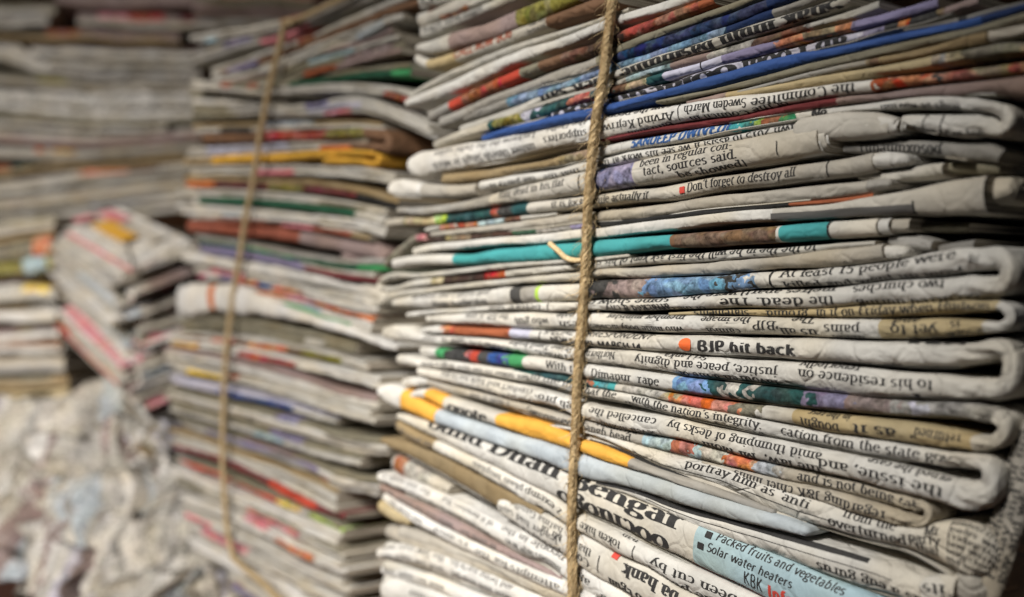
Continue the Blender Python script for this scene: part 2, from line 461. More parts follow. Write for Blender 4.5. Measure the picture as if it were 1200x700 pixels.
g('D', .74, [[(.15, 1), (.15, 0)], [(.15, 1), (.30, 1)] + arc_(.30, .5, .33, .5, 85, -85, 11) + [(.15, 0)]], [(.12, 1), (.12, 0)])
g('E', .62, [[(.15, 1), (.15, 0)], [(.15, 1), (.54, 1), (.54, .86)], [(.15, .52), (.44, .52)], [(.15, 0), (.56, 0), (.56, .16)]], [(.12, 1), (.12, 0)])
g('F', .58, [[(.15, 1), (.15, 0)], [(.15, 1), (.52, 1), (.52, .86)], [(.15, .52), (.42, .52)]], [(.12, 1), (.15, 0)])
g('G', .74, [arc_(.38, .5, .29, .49, 45, 330, 14), [(.63, .42), (.63, .08)]], [(.60, .43)])
g('H', .76, [[(.15, 1), (.15, 0)], [(.61, 1), (.61, 0)], [(.15, .52), (.61, .52)]], [(.15, 1), (.15, 0), (.61, 1), (.61, 0)])
g('I', .36, [[(.18, 1), (.18, 0)]], [(.18, 1), (.18, 0)])
g('J', .42, [[(.26, 1), (.26, .16)] + arc_(.14, .16, .12, .18, 0, -130, 6)], [(.24, 1)])
g('K', .70, [[(.15, 1), (.15, 0)], [(.56, 1), (.17, .42)], [(.28, .58), (.60, 0)]], [(.15, 1), (.15, 0), (.55, 1), (.60, 0)])
g('L', .58, [[(.15, 1), (.15, 0)], [(.15, 0), (.52, 0), (.52, .18)]], [(.15, 1), (.12, 0)])
g('M', .88, [[(.13, 1), (.13, 0)], [(.13, 1), (.43, .05)], [(.73, 1), (.43, .05)], [(.73, 1), (.73, 0)]], [(.10, 1), (.13, 0), (.76, 1), (.73, 0)])
g('N', .76, [[(.14, 1), (.14, 0)], [(.14, 1), (.62, 0)], [(.62, 1), (.62, 0)]], [(.10, 1), (.14, 0), (.62, 1)])
g('O', .76, [arc_(.38, .5, .29, .49, 90, 450, 18)])
g('P', .62, [[(.15, 1), (.15, 0)], [(.15, 1), (.32, 1)] + arc_(.32, .74, .20, .26, 80, -90, 8) + [(.15, .48)]], [(.12, 1), (.15, 0)])
g('R', .68, [[(.15, 1), (.15, 0)], [(.15, 1), (.32, 1)] + arc_(.32, .75, .19, .25, 80, -90, 8) + [(.15, .5)], [(.32, .5), (.58, 0)]], [(.12, 1), (.15, 0), (.60, 0)])
g('S', .56, [arc_(.28, .74, .19, .25, 35, 255, 10) + arc_(.28, .26, .21, .26, 75, -145, 10)])
g('T', .66, [[(.33, 1), (.33, 0)], [(.05, .86), (.05, 1), (.61, 1), (.61, .86)]], [(.33, 0)])
g('U', .74, [[(.15, 1), (.15, .30)] + arc_(.37, .30, .22, .30, 180, 360, 10) + [(.59, 1)]], [(.15, 1), (.59, 1)])
g('V', .70, [[(.07, 1), (.36, 0)], [(.64, 1), (.36, 0)]], [(.09, 1), (.62, 1)])
g('W', .98, [[(.06, 1), (.28, 0)], [(.49, 1), (.28, 0)], [(.49, 1), (.70, 0)], [(.92, 1), (.70, 0)]], [(.08, 1), (.49, 1), (.90, 1)])
g('Y', .68, [[(.07, 1), (.34, .48)], [(.62, 1), (.34, .48)], [(.34, .48), (.34, 0)]], [(.09, 1), (.60, 1), (.34, 0)])
g('0', .56, [arc_(.28, .5, .19, .49, 90, 450, 14)])
g('1', .46, [[(.12, .85), (.25, 1), (.25, 0)]], [(.25, 0)])
g('2', .54, [arc_(.26, .73, .18, .26, 160, -40, 8) + [(.08, 0), (.48, 0)]])
g('3', .52, [arc_(.24, .75, .17, .24, 140, -90, 8), arc_(.24, .26, .20, .26, 90, -140, 8)])
g('4', .56, [[(.40, 0), (.40, 1), (.06, .28), (.52, .28)]])
g('5', .54, [[(.44, 1), (.15, 1), (.12, .56)] + arc_(.25, .31, .21, .31, 110, -140, 10)])
g('.', .24, [[(.12, 0), (.12, .12)]])
g(',', .24, [[(.13, .12), (.13, 0), (.07, -.15)]])
g("'", .22, [[(.11, 1.0), (.09, .76)]])
g('"', .34, [[(.10, 1.0), (.09, .76)], [(.24, 1.0), (.23, .76)]])
g('-', .34, [[(.05, .34), (.29, .34)]])
g('(', .34, [arc_(.36, .42, .24, .62, 125, 235, 7)])
g(')', .34, [arc_(-.02, .42, .24, .62, 55, -55, 7)])
g('&', .76, [arc_(.30, .76, .15, .23, -60, 240, 10) + [(.62, 0)], arc_(.28, .24, .20, .25, 100, 340, 8) + [(.60, .5)]])
g(' ', .30, [])

def glyph_quads(ch, style):
    """quads (4 corners each) in em units; style: serif, bold, sans, sansbold, head"""
    adv, strokes, ser = GL.get(ch, GL['o'])
    thick, thin, serif = {'serif': (.140, .070, .28), 'bold': (.22, .095, .32), 'sans': (.125, .115, 0), 'sansbold': (.21, .17, 0), 'head': (.20, .07, .32)}[style]
    Q = []
    for st in strokes:
        st = np.array(st, float)
        if len(st) < 2: continue
        if style == 'head' or style == 'bold':   # finer division of long strokes so they follow the fold
            out = [st[0]]
            for a, b in zip(st[:-1], st[1:]):
                kx = max(1, int(np.linalg.norm(b - a) / .09))
                for i in range(1, kx + 1): out.append(a + (b - a) * i / kx)
            st = np.array(out)
        else:
            out = [st[0]]
            for a, b in zip(st[:-1], st[1:]):
                kx = max(1, int(np.linalg.norm(b - a) / .17))
                for i in range(1, kx + 1): out.append(a + (b - a) * i / kx)
            st = np.array(out)
        tg = np.gradient(st, axis=0); ln = np.maximum(np.linalg.norm(tg, axis=1), 1e-9); tg /= ln[:, None]
        # direction-dependent weight
        wdt = thin + (thick - thin) * np.abs(tg[:, 1]) ** 1.3
        if len(st) > 1 and np.allclose(st[0], st[-1]):
            tg[0] = tg[-1] = (st[1] - st[-2]) / np.linalg.norm(st[1] - st[-2]); wdt[0] = wdt[-1] = thin + (thick - thin) * abs(tg[0][1]) ** 1.3
        nm = np.c_[-tg[:, 1], tg[:, 0]]
        l, r = st + nm * wdt[:, None] / 2, st - nm * wdt[:, None] / 2
        for i in range(len(st) - 1): Q.append((l[i], r[i], r[i + 1], l[i + 1]))
    if serif:
        for (x, y) in ser:
            t = thin * 1.05; y0 = y if y <= 0 else y - t
            if y < 0: y0 = y
            hw = serif / 2
            Q.append(((x - hw, y0 + t), (x - hw, y0), (x + hw, y0), (x + hw, y0 + t)))
    return adv, np.array(Q, float).reshape(-1, 4, 2)
GC = {}
def layout(text, style):
    x = 0; out = []
    for ch in text:
        if (ch, style) not in GC: GC[(ch, style)] = glyph_quads(ch, style)
        adv, q = GC[(ch, style)]
        if len(q): out.append(q + np.array([x, 0]))
        x += adv
    return x, (np.concatenate(out) if out else np.zeros((0, 4, 2)))

def letter(fold, T, bag):
    """T: (text, x0, x1, f, cap height mm, style, rotated, seg, ink, slant) -> quads into bag[ink]"""
    text, x0, x1, f, cap, style, rot, seg, ik, sl = T
    wtot, q = layout(text, style)
    if not len(q): return
    cap = cap / 1000 * .94
    s0, s1 = fold.s_at(x0, seg), fold.s_at(x1, seg)
    sg = fold.sgn(seg)
    # s0 is the picture-left end, s1 the right end
    gx = q[:, :, 0].ravel() / wtot; gy = q[:, :, 1].ravel()
    gx = gx + sl * gy * 0.9 / max(wtot, .1)
    ff = f * sg
    if rot: sv = s1 + (s0 - s1) * gx; v = (gy - .35) * cap * -sg
    else: sv = s0 + (s1 - s0) * gx; v = (gy - .35) * cap * sg
    p, cl = fold.surf(sv, np.full(len(sv), ff), v)
    p = p.reshape(-1, 4, 3); keep = ~cl.reshape(-1, 4).all(axis=1)
    bag.setdefault(ik, []).append(p[keep])

def shape_on(fold, pts, xa, xb, f, hmm, seg, ik, bag, n=1):
    """a small printed mark: polygon pts in 0..1 x -.5...5, fan-filled into quads"""
    s0, s1 = fold.s_at(xa, seg), fold.s_at(xb, seg); sg = fold.sgn(seg)
    pts = np.array(pts, float); c = pts.mean(axis=0)
    q = []
    for i in range(len(pts)):
        a, b = pts[i], pts[(i + 1) % len(pts)]
        lv = [0, .35, .7, 1.0]; kk = 3 if len(pts) < 8 else 1
        for m_ in range(kk):
            a_, b_ = a + (b - a) * m_ / kk, a + (b - a) * (m_ + 1) / kk
            for t0, t1 in zip(lv[:-1], lv[1:]):
                q.append((c + (a_ - c) * t0, c + (a_ - c) * t1, c + (b_ - c) * t1, c + (b_ - c) * t0))
    q = np.array(q)
    sv = s0 + (s1 - s0) * q[:, :, 0].ravel(); v = q[:, :, 1].ravel() * hmm / 1000 * sg
    p, cl = fold.surf(sv, np.full(len(sv), f * sg), v, .0003)
    bag.setdefault(ik, []).append(p.reshape(-1, 4, 3))

def band_on(fold, xa, xb, f, hmm, seg, ik, bag, n=40, f1=None):
    """a printed rule along the fold, hmm high"""
    s0, s1 = fold.s_at(xa, seg), fold.s_at(xb, seg); sg = fold.sgn(seg)
    t = np.linspace(0, 1, n + 1); sv = s0 + (s1 - s0) * t
    fv = f * sg + ((f1 if f1 is not None else f) - f) * sg * t
    rows = []
    k = max(1, int(hmm / .5))
    for j in range(k + 1):
        p, _ = fold.surf(sv, fv, np.full(n + 1, (-hmm / 2 + hmm * j / k) / 1000))
        rows.append(p)
    for j in range(k):
        for i in range(n):
            bag.setdefault(ik, []).append(np.array([[rows[j][i], rows[j][i + 1], rows[j + 1][i + 1], rows[j + 1][i]]]))

def bag_to_objects(bag, parent):
    nm = {'k': 'printed_text', 'w': 'white_printing', 'r': 'red_printing', 'o': 'orange_mark', 'b': 'blue_lettering', 'g': 'faded_text', 'd': 'brown_lettering'}
    for ik, L in bag.items():
        Q = np.concatenate(L)
        if not len(Q): continue
        V = Q.reshape(-1, 3); Fc = np.arange(len(V)).reshape(-1, 4)
        mesh_obj(nm[ik], V, Fc, ink(ik), parent, None, False)
# ------------------------------------------------------------ the front bundle, newspaper by newspaper (top to bottom)
FRONT = 'newspapers in the sharp front bundle'
def nt_main(kw):
    return 'step' not in kw
def newspaper(label, folds, group=FRONT, cat='newspaper', frame=ROW, first_name='newspaper', **kw):
    built = []
    if group == FRONT and nt_main(kw):
        # loose inner sheets whose edges show in the gap under a fold
        r = random.Random(len(label) * 131 + len(folds)); extra = []
        for fd in folds[:1]:
            for run in (fd['A'], fd.get('B') or []):
                if len(run) < 6 or r.random() < .25: continue
                i0 = r.randrange(1, 3); i1 = len(run) - r.randrange(1, 3)
                pts = run[i0:i1]
                if np.mean([p[2] - p[1] for p in pts]) < 10: continue
                for q in range(r.choice((1, 1, 2))):
                    o_ = -1.6 + q * 1.5
                    extra.append(dict(A=[(x, yb + o_ + r.uniform(-.25, .25) - .2, yb + o_ + 1.3) for x, yt, yb in pts], base=r.choice(['light', 'white', 'beige', 'grey']),
                                      n=-.0010 - .0006 * q, ends=('round', 'cut'), bulge=.9, wr=.6))
        folds = list(folds) + extra
    for fd in folds:
        d = dict(frame=frame); d.update(kw); d.update(fd.get('o', {}))
        d.update({k: fd[k] for k in ('side', 'mid', 'wr', 'bulge', 'ends') if k in fd})
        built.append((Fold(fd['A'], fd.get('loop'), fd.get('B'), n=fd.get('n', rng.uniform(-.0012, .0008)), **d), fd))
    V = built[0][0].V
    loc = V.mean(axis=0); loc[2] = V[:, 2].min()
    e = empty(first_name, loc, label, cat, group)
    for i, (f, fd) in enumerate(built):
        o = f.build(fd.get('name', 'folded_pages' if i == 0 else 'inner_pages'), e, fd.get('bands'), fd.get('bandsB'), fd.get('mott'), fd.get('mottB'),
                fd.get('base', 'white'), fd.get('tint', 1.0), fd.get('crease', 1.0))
        bag = {}
        for t in fd.get('T', []):
            t = list(t) + [None] * (10 - len(t))
            dft = [None, None, None, 0, 2.7, 'serif', False, 0, 'k', 0]
            t = [dft[j] if v is None else v for j, v in enumerate(t)]
            letter(f, t, bag)
        for s_ in fd.get('S', []): shape_on(f, *s_, bag)
        for r in fd.get('R', []): band_on(f, *r[:6], bag, **(r[6] if len(r) > 6 else {}))
        if bag: bag_to_objects(bag, e)
    return e
SQ = [(0, -.5), (1, -.5), (1, .5), (0, .5)]
DISC = [(.5 + .5 * math.cos(t * math.pi / 8), .5 * math.sin(t * math.pi / 8)) for t in range(16)]
VL = [(0, -.5), (1, -.5), (1, .5), (0, .5)]
def vline(x, seg=0, w=1.1, f=0, h=5.5): return (VL, x, x + w, f, h, seg, 'k')
FILL = 'the state gov the party and is not being said that the issue with his leader on Friday when it was the nation high and to be the chief minister of members who made the image but not the law and '.split()
def words(n, k=0):
    r = random.Random(k); return ' '.join(r.choice(FILL) for _ in range(n))
def rows(x0, x1, k, rot=False, seg=0, fs=(.5, -.5), cap=2.6, ik='k', per=24, sl=0, gap=0):
    """columns of small body text running along the fold"""
    n = max(2, int((x1 - x0) / per)); out = []
    r = random.Random(k)
    x = x0
    while x < x1 - per:
        e = min(x1, x + per * r.choice((3, 4, 5)))
        for i, f in enumerate(fs):
            out.append((words(max(1, int((e - x) / per)), r.random()), x + r.uniform(0, 3), e - 5 - r.uniform(0, 6), f, cap, 'serif', rot, seg, ik, sl))
        x = e + gap
    return out

# --- top of the stack, rising to the right
newspaper('dark grey newspaper edge at the very top left of the front bundle', [
 dict(A=[(487,-14,-4),(517,-26,-10),(551,-42,-24),(600,-64,-44)], base='grey')])
newspaper('newspaper with blotchy black print at the top left corner of the front bundle', [
 dict(A=[(491,-2,9),(517,-13,6),(546,-26,-4),(586,-42,-20)], base='light', T=rows(494, 580, 1, fs=(0,), cap=4, per=30))])
newspaper('newspaper with a reddish brown strip at the top left of the front bundle', [
 dict(A=[(486,15,31),(517,8,24),(546,0,13),(586,-14,-3),(640,-36,-22)], bands=[(500,548,'rust')], mott=[(500,548)], base='light')])
newspaper('newspaper with faint grey text, third from the top at the bundle corner', [
 dict(A=[(492,33,49),(517,23,38),(551,9,22),(586,-4,10),(640,-26,-12)], base='light', T=rows(498, 590, 3, fs=(.1,), cap=3, per=26, ik='g'))])
newspaper('thick brownish grey newspaper with one olive green patch near the top', [
 dict(A=[(485,51,62),(509,44,65),(543,33,55),(577,23,46),(611,7,33),(640,-3,21),(700,-32,-6)], bands=[(530,608,'mauve'),(608,680,'olive')], base='light', mott=[(608,650)])])
newspaper('cream newspaper with brown lettering on its fold near the top left', [
 dict(A=[(484,62,72),(495,67,81),(526,62,77),(560,49,66),(594,36,53),(629,23,39),(654,13,29),(689,-2,19),(725,-16,3)],
      bands=[(499,532,'tan'),(532,640,'cream'),(640,725,'brown')], base='white',
      T=[('CALL NOW BOX', 532, 600, .1, 3.4, 'sansbold', False, 0, 'd', 0)] + rows(618, 648, 4, fs=(.2,-.3), cap=1.4, per=12, ik='g'))])
newspaper('thin grey doubled newspaper above the long bright fold by the twine', [
 dict(A=[(478,110,118),(509,93,101),(543,76,86),(577,61,70),(611,49,57),(640,40,48),(671,31,38),(706,20,26),(740,8,13)], base='light')])
newspaper('plain off white newspaper with a long bright fold, passing behind the twine near the top', [
 dict(A=[(475,117,128),(509,102,118),(543,87,105),(577,72,91),(611,57.5,75),(640,48,63),(671,38,52),(706,24,39),(731,15,29),(757,7,21),(791,-3,11),(830,-16,-4)], base='white')])
newspaper('dark brown newspaper with orange red pictures left of the twine', [
 dict(A=[(500,131,147),(529,117,131),(560,101,117),(591,87,101),(615,77,90),(637,69,83),(671,57,72),(702,48,60),(731,33,47),(766,20,34),(800,7,20),(840,-8,5)],
      bands=[(529,545,'red'),(545,588,'rust'),(588,612,'red'),(612,634,'khaki'),(634,690,'brown'),(690,730,'dbrown'),(730,840,'rust')], mott=[(545,590),(660,820)], base='grey')])
newspaper('plain grey newspaper ending in a blunt tip below the orange pictures', [
 dict(A=[(513,137,152),(545,126,140),(577,111,124),(611,98,111),(640,86,101),(654,81,98),(697,68,83),(723,54,66),(757,40,51),(791,27,37),(820,17,27),(869,0,10),(900,-12,-3)],
      base='grey', bands=[(700,900,'khaki')])])
newspaper('dark navy newspaper fold emerging from behind the twine at the top', [
 dict(A=[(700,67,78),(723,60,72),(757,47,63),(791,36,51),(820,26,41),(860,13,29),(903,-3,11),(940,-16,-3)], bands=[(690,940,'navy')], mott=[(700,900)])])
newspaper('dull blue newspaper fold above a line of large black letters', [
 dict(A=[(540,133,144),(577,119,131),(610,108,121),(646,100,112),(671,91,103),(697,81,94),(723,71,83),(757,62,74),(791,49,61),(820,40,52),(834,34,49),(860,26,38),(903,11,23),(937,0,12),(970,-14,-2)],
      bands=[(592,850,'sky'),(850,906,'navy'),(906,970,'grey')], mott=[(592,850)], base='grey', tint=.8)])
newspaper('newspaper with big black upside down letters on its fold, above the violet one', [
 dict(A=[(538,148,157),(577,134,144),(611,121,131),(654,102,112),(680,95,106),(714,85,95),(740,75,87),(774,63,75),(809,54,65),(834,45,58),(869,33,46),(903,22,36),(937,12,24),(971,1,14),(1000,-10,3)],
      T=[('muihe SneK sau', 632, 800, -.2, 3.7, 'bold', True, 0, 'k', 0), ('Snak mulu bas', 800, 985, -.2, 4.4, 'bold', True, 0, 'k', 0)], base='light')])
newspaper('thin newspaper edge with a pale teal stretch right of the twine near the top', [
 dict(A=[(560,147,153),(600,132,138),(637,118,124),(663,110,116),(689,103,109),(714,97,103),(740,87,95),(783,75,83),(820,63,74),(834,60,70),(882,45,57),(911,37,46),(946,26,36),(971,19,28),(1000,10,22),(1034,-2,10)],
      bands=[(730,783,'pblue'),(783,825,'mauve'),(880,946,'brown')], mott=[(730,783),(825,946)], base='light', tint=.85)])
newspaper('newspaper with a row of colour pictures ending in a long violet grey stretch', [
 dict(A=[(505,166,175),(534,154,166),(560,146,159),(574,141,154),(611,130,146),(640,122,138),(671,112,124),(689,107,119),(714,102,112),(740,96,107),(757,91,102),(778,85,95),(809,77,87),(846,65,76),(886,53,67),(911,47,59),(946,37,48),(971,32,42),(1000,24,36),(1034,15,27),(1069,5,19),(1103,-5,9)],
      bands=[(572,578,'dteal'),(578,611,'olive'),(611,626,'lilac'),(626,667,'dteal'),(667,690,'red'),(690,715,'dteal'),(715,735,'brown'),(735,757,'tan'),(757,777,'dteal'),(777,845,'lilac'),(845,910,'violet'),(910,945,'orange'),(945,975,'tan2'),(975,1000,'orange'),(1000,1110,'violet')],
      mott=[(578,700),(715,757),(905,1000)], base='light', S=[vline(822,h=3)])])
newspaper('newspaper with bold black upside down headline letters just above the royal blue one', [
 dict(A=[(645,131,139),(689,119,127),(723,110,119),(757,102,112),(791,96,104),(809,88,99),(846,75,88),(886,67,78),(911,60,71),(946,51,62),(971,44,56),(1000,37,50),(1017,33,44),(1051,24,35),(1086,14,27),(1120,3,15),(1150,-8,5)],
      bands=[(1000,1030,'violet'),(1030,1046,'dgrey'),(1046,1064,'orange'),(1064,1090,'dgrey'),(1090,1105,'tan2'),(1105,1150,'mauve')], mott=[(1000,1105)], base='lilac',
      T=[('oolaeddeloo', 648, 860, -.3, 4.4, 'bold', True, 0, 'k', 0), ('ab l ooal', 868, 990, -.25, 4.4, 'bold', True, 0, 'k', 0)])])
newspaper('short pale newspaper edge above the royal blue one at the upper right', [
 dict(A=[(1055,35,38.5),(1086,30,33),(1120,21,28),(1146,14,21),(1171,7,14),(1200,0,7),(1240,-10,-2)], bands=[(1122,1132,'dgrey')], base='grey', tint=.8)])
newspaper('royal blue newspaper fold sweeping right across the upper half of the front bundle', [
 dict(A=[(561,159,167),(594,149,160),(640,138,150),(654,134,147),(689,126,139),(723,119,130),(757,110,120),(791,101,112),(834,87,104),(869,77,94),(903,68,86),(937,61,77),(971,57,69),(1000,51,63),(1034,43,55),(1069,36,47),(1103,29,39),(1137,21,33),(1171,12,22),(1200,3,14),(1240,-8,4)],
      bands=[(540,1150,'blue'),(1150,1240,'navy')], ends=('blunt','cut')) if False else
 dict(A=[(561,159,167),(594,149,160),(640,138,150),(654,134,147),(689,126,139),(723,119,130),(757,110,120),(791,101,112),(834,87,104),(869,77,94),(903,68,86),(937,61,77),(971,57,69),(1000,51,63),(1034,43,55),(1069,36,47),(1103,29,39),(1137,21,33),(1171,12,22),(1200,3,14),(1240,-8,4)],
      bands=[(540,1150,'blue'),(1150,1240,'navy')], crease=.6)])
newspaper('khaki newspaper edge directly below the royal blue one', [
 dict(A=[(765,118,122),(800,111,117),(834,105,110),(869,95,103),(903,86,95),(937,77,87),(971,69,79),(1000,63,74),(1034,55,66),(1069,47,59),(1103,39,51),(1137,32,44),(1171,22,35),(1200,14,29),(1240,4,18)], base='khaki')])
newspaper('tan newspaper with a brown print patch at the upper right', [
 dict(A=[(860,107,111),(920,91,97),(954,82,90),(1000,72,80),(1034,65,75),(1069,58,69),(1103,50,61),(1137,38,55),(1171,31,49),(1200,27,42),(1240,18,32)], bands=[(860,1015,'grey'),(1018,1032,'brown'),(1160,1240,'cream')], mott=[(1015,1035)], base='tan2', S=[vline(1158,h=4)])])
newspaper('yellowish tan newspaper fold with a black void below it at the upper right', [
 dict(A=[(800,119,123),(851,107,117),(886,101,111),(920,96,106),(954,89,101),(1000,81,93),(1034,75,87),(1069,69,83),(1103,62,77),(1137,56,71),(1171,50,65),(1200,49,62),(1240,50,60)], bands=[(780,850,'mauve'),(1096,1108,'grey'),(1130,1200,'khaki')], mott=[(1090,1200)], base='tan')])
newspaper('white newspaper with upside down text and a fiery red and orange right half', [
 dict(A=[(475,187,202),(483,180,207),(509,174,204),(543,166,199),(560,164,195),(594,158,189),(620,154,182),(654,146,174),(689,139,168),(723,133,159),(757,127,153),(791,122,146),(820,117,141),(869,110,134),(903,107,126),(937,102,120),(971,98,114),(1000,96,111),(1023,93,109),(1051,90,104),(1103,85,98),(1154,79,92),(1200,73,86),(1240,68,80)],
      bands=[(1022,1045,'rust'),(1045,1092,'orange'),(1092,1104,'dgrey'),(1104,1150,'rust'),(1150,1175,'tan2'),(1175,1240,'rust')], mott=[(1030,1240)], base='twhite', n=.0006,
      T=[('unteer Umesh Singh in which', 512, 632, -.32, 2.9, 'serif', True), ('supporters', 642, 692, -.12, 2.9, 'serif', True), ('Arvind Kejriwal', 700, 796, -.1, 2.9, 'serif', True),
         ('Lucknow the the Delhi saidun', 512, 632, .45, 2.5, 'serif', True, 0, 'g'), ('the Delhi', 644, 690, .62, 2.5, 'serif', True,0,'g'),('saw the people', 704, 790, .66, 2.5, 'serif', True),
         ('Sweden March', 808, 880, .12, 2.9, 'serif', True), ('the Committee', 885, 1008, .0, 2.9, 'serif', True), ('of the Council in', 812, 925, -.62, 2.7, 'serif', True), ('Bhushan', 735, 790, -.80, 2.7, 'serif', True)],
      S=[vline(801, w=.8, h=6)])])
newspaper('mauve brown newspaper edge widening to the right above the looped white one', [
 dict(A=[(700,163,166),(780,147,153),(851,136,145),(920,124,134),(1000,112,121),(1034,109,118),(1069,103,114),(1120,96,112),(1171,90,111),(1200,86,118),(1240,80,118)], bands=[(690,980,'maroon')], base='mauve', tint=.9)])
# looped white one with the blue name
newspaper('white newspaper looping back at the upper right, with blue italic capitals and a teal picture', [
 dict(A=[(515,203,216),(560,199,212),(600,193,204),(640,187,197),(654,183,195),(689,174,188),(706,171,183),(740,164,175),(791,155,168),(820,150,163),(848,146,156),(886,139,149),(929,132,142),(971,126,135),(1000,123,131),(1034,118,129),(1069,112.5,127),(1103,112,127),(1137,113,130),(1160,116,132)],
      loop=[(1177,128),(1184,142),(1178,153)], B=[(1055,136,143),(1069,134,150),(1086,134,156),(1103,133,159),(1137,134,161),(1158,136,160)], mid=.95,
      bands=[(500,700,'tan2'),(850,880,'teal'),(880,890,'lime'),(890,912,'rust'),(912,931,'green')], mott=[(850,931),(650,690)], base='white',
      T=[('SANDEEP DWIVEDI', 738, 852, .0, 3.0, 'sansbold', False, 0, 'b', .3), ('Ne', 950, 968, -.3, 3.6, 'bold'),] + rows(1030, 1150, 9, fs=(-.45,), cap=2.6, rot=True, seg=0, per=26)
        + rows(1070, 1160, 10, fs=(-.5,), cap=2.6, rot=False, seg=1, per=26), crease=1.4,
      S=[vline(1083, 1, 1, 0, 5), vline(1104, 1, 1.4, 0, 5)]),
 dict(A=[(1150,92,112),(1200,92,122),(1240,90,125)], base='mauve', n=-.008, name='back_pages')])
newspaper('grey newspaper with few letters on its fold and a sharp corner at the right', [
 dict(A=[(985,171,179),(1063,165,183),(1103,165,185),(1137,166,189),(1165,168,192),(1178,178,195)], base='grey', n=-.004,
      T=[('rupaumxosod', 1000, 1097, -.1, 3.2, 'serif', False)], tint=.8)])
newspaper('thick newspaper with a dark violet picture beside the words about regular contact', [
 dict(A=[(462,243,250),(491,242,254),(526,238,250),(560,231,247),(591,223,241),(620,214,237),(654,206,232),(680,200,227),(699,196,225),(740,188,219),(766,182,216),(791,177,213),(820,170,207),(851,165,200),(886,157,196),(920,150,191),(937,146,186),(963,141,180)],
      n=.0015, ends=('round','cut'), bands=[(440,580,'grey'),(697,706,'navy'),(706,748,'violet')], mott=[(693,748)], base='cream',
      T=[('Run dead in his flat', 592, 668, .15, 3.1, 'serif'), ('been in regular con-', 757, 866, .42, 3.0, 'serif'), ('tact, sources said.', 762, 872, -.12, 3.0, 'serif'), ('be showed)', 800, 880, -.68, 3.0, 'serif')],
      S=[vline(684, 0, 1.2, 0, 5), vline(918, 0, 1, -.1, 4)])]+[
 dict(A=[(905,151+i*.6,192-i*.8),(930,147+i*1.2,188-i*1.4),(963+i*4,141+i*1.6,181-i*2.0)], n=.0012-i*.0004, ends=('round','cut'), base='white', crease=1.3) for i in range(1,5)]+[
 dict(A=[(560,212,224),(594,206,219),(620,202,213),(654,197,208),(680,190,202),(699,187,197),(740,177,190),(800,168,178),(848,160,169),(900,150,159),(945,142,151)], n=-.0002, base='white', name='upper_pages',
      T=[('dawn 2015 to assist if we see his work at the', 700, 945, -.1, 2.5, 'serif', True)] + rows(575, 690, 21, fs=(-.3,), cap=2.2, rot=True, per=20)),
 dict(A=[(925,140,165),(963,133,165),(1000,129,165),(1034,132,162),(1046,137,159)], n=.0008, ends=('round','cut'), base='cream', name='rolled_pages')]+[
 dict(A=[(1000,130+i*.8,165-i*.8),(1034,133+i,162-i*1.2),(1050+i*4,139+i*1.0,158-i*1.2)], n=.0006-i*.0004, ends=('round','cut'), base='white', crease=1.3) for i in range(1,5)])
newspaper('blunt white rolled newspaper end sticking out left below the white one with upside down names', [
 dict(A=[(453,217,227),(460,210,231),(476,209,232),(495,213,233),(530,216,232),(560,213,230)], n=-.0005, base='twhite', bands=[(495,560,'beige')],)])
newspaper('beige newspaper reading do not forget to destroy all, with a small red square', [
 dict(A=[(450,257,267),(466,254,266),(495,254,265),(526,251,262),(560,247,259),(589,243,255),(620,237,252),(663,232,247),(702,227,242),(740,222,237),(766,220,236),(800,213,234),(834,206,226),(869,201,221),(903,195,218),(937,190,213),(971,186,209),(1000,182,206),(1027,177,201)],
      bands=[(475,512,'tan'),(512,525,'lime'),(525,575,'dteal'),(575,588,'rust'),(588,603,'dgrey'),(603,620,'dteal'),(620,820,'cream')], mott=[(475,603)], base='beige', n=.0002,
      T=[('it is lock', 650, 688, .0, 2.7, 'serif'), ('while actually it', 694, 762, -.1, 2.9, 'serif', False, 0, 'k', .25), ("Don't forget to destroy all", 808, 934, .0, 3.0, 'serif', False, 0, 'k', .1)],
      S=[(SQ, 800, 806, .0, 2.0, 0, 'r'), vline(970, 0, 1.2, 0, 5)], ends=('round','cut')) ,
 dict(A=[(1015,178.5,199.5),(1045,176,196.5),(1070,181,192)], base='white', n=-.0006, ends=('cut','blunt'), crease=1.6)])
newspaper('pale newspaper with small orange and blue prints, under the dark green and tan one', [
 dict(A=[(497,267,273),(526,261,269),(560,258,266),(594,254,262),(629,250,257),(655,248,253)], bands=[(514,530,'orange'),(534,556,'orange'),(558,590,'pblue'),(590,610,'brown')], mott=[(510,610)], base='light')])
newspaper('plain cream newspaper fold with two torn inner ends at the right', [
 dict(A=[(503,272,278),(543,267,275),(594,261,271),(640,254,267),(680,248,262),(697,247,261),(740,242,259),(791,237,252),(817,232,248),(869,225,243),(903,221,240),(954,216,235),(1000,211,230),(1029,208,226)], base='beige'),
 dict(A=[(1015,210,227),(1030,209,224),(1050,209,219)], base='grey', n=-.001, ends=('cut','blunt')),
 dict(A=[(1000,206,210),(1035,200,214),(1069,195,212),(1103,190,208),(1110,191,206)], base='light', n=-.003, ends=('round','cut'), crease=1.6),
 dict(A=[(1100,192,206),(1127,190,204),(1150,191,205),(1176,194,203)], base='khaki', n=-.006)])
newspaper('newspaper with a dark patterned edge and one pink dot at the left', [
 dict(A=[(449,309,318),(457,298,309),(470,286,297),(485,275,284),(509,276,284),(543,275,282),(577,272,279),(603,270,277),(640,267,273),(680,261,269),(723,257,264),(774,251,259),(820,246,254),(870,242,248),(920,238,243),(1000,230,236),(1027,225,232)],
      bands=[(487,500,'pink'),(500,520,'dbrown'),(520,545,'tan2'),(545,600,'dbrown'),(600,625,'dgreen'),(625,660,'grey'),(660,690,'violet'),(690,920,'black'),(920,1030,'rust')], mott=[(440,690)], base='khaki')])
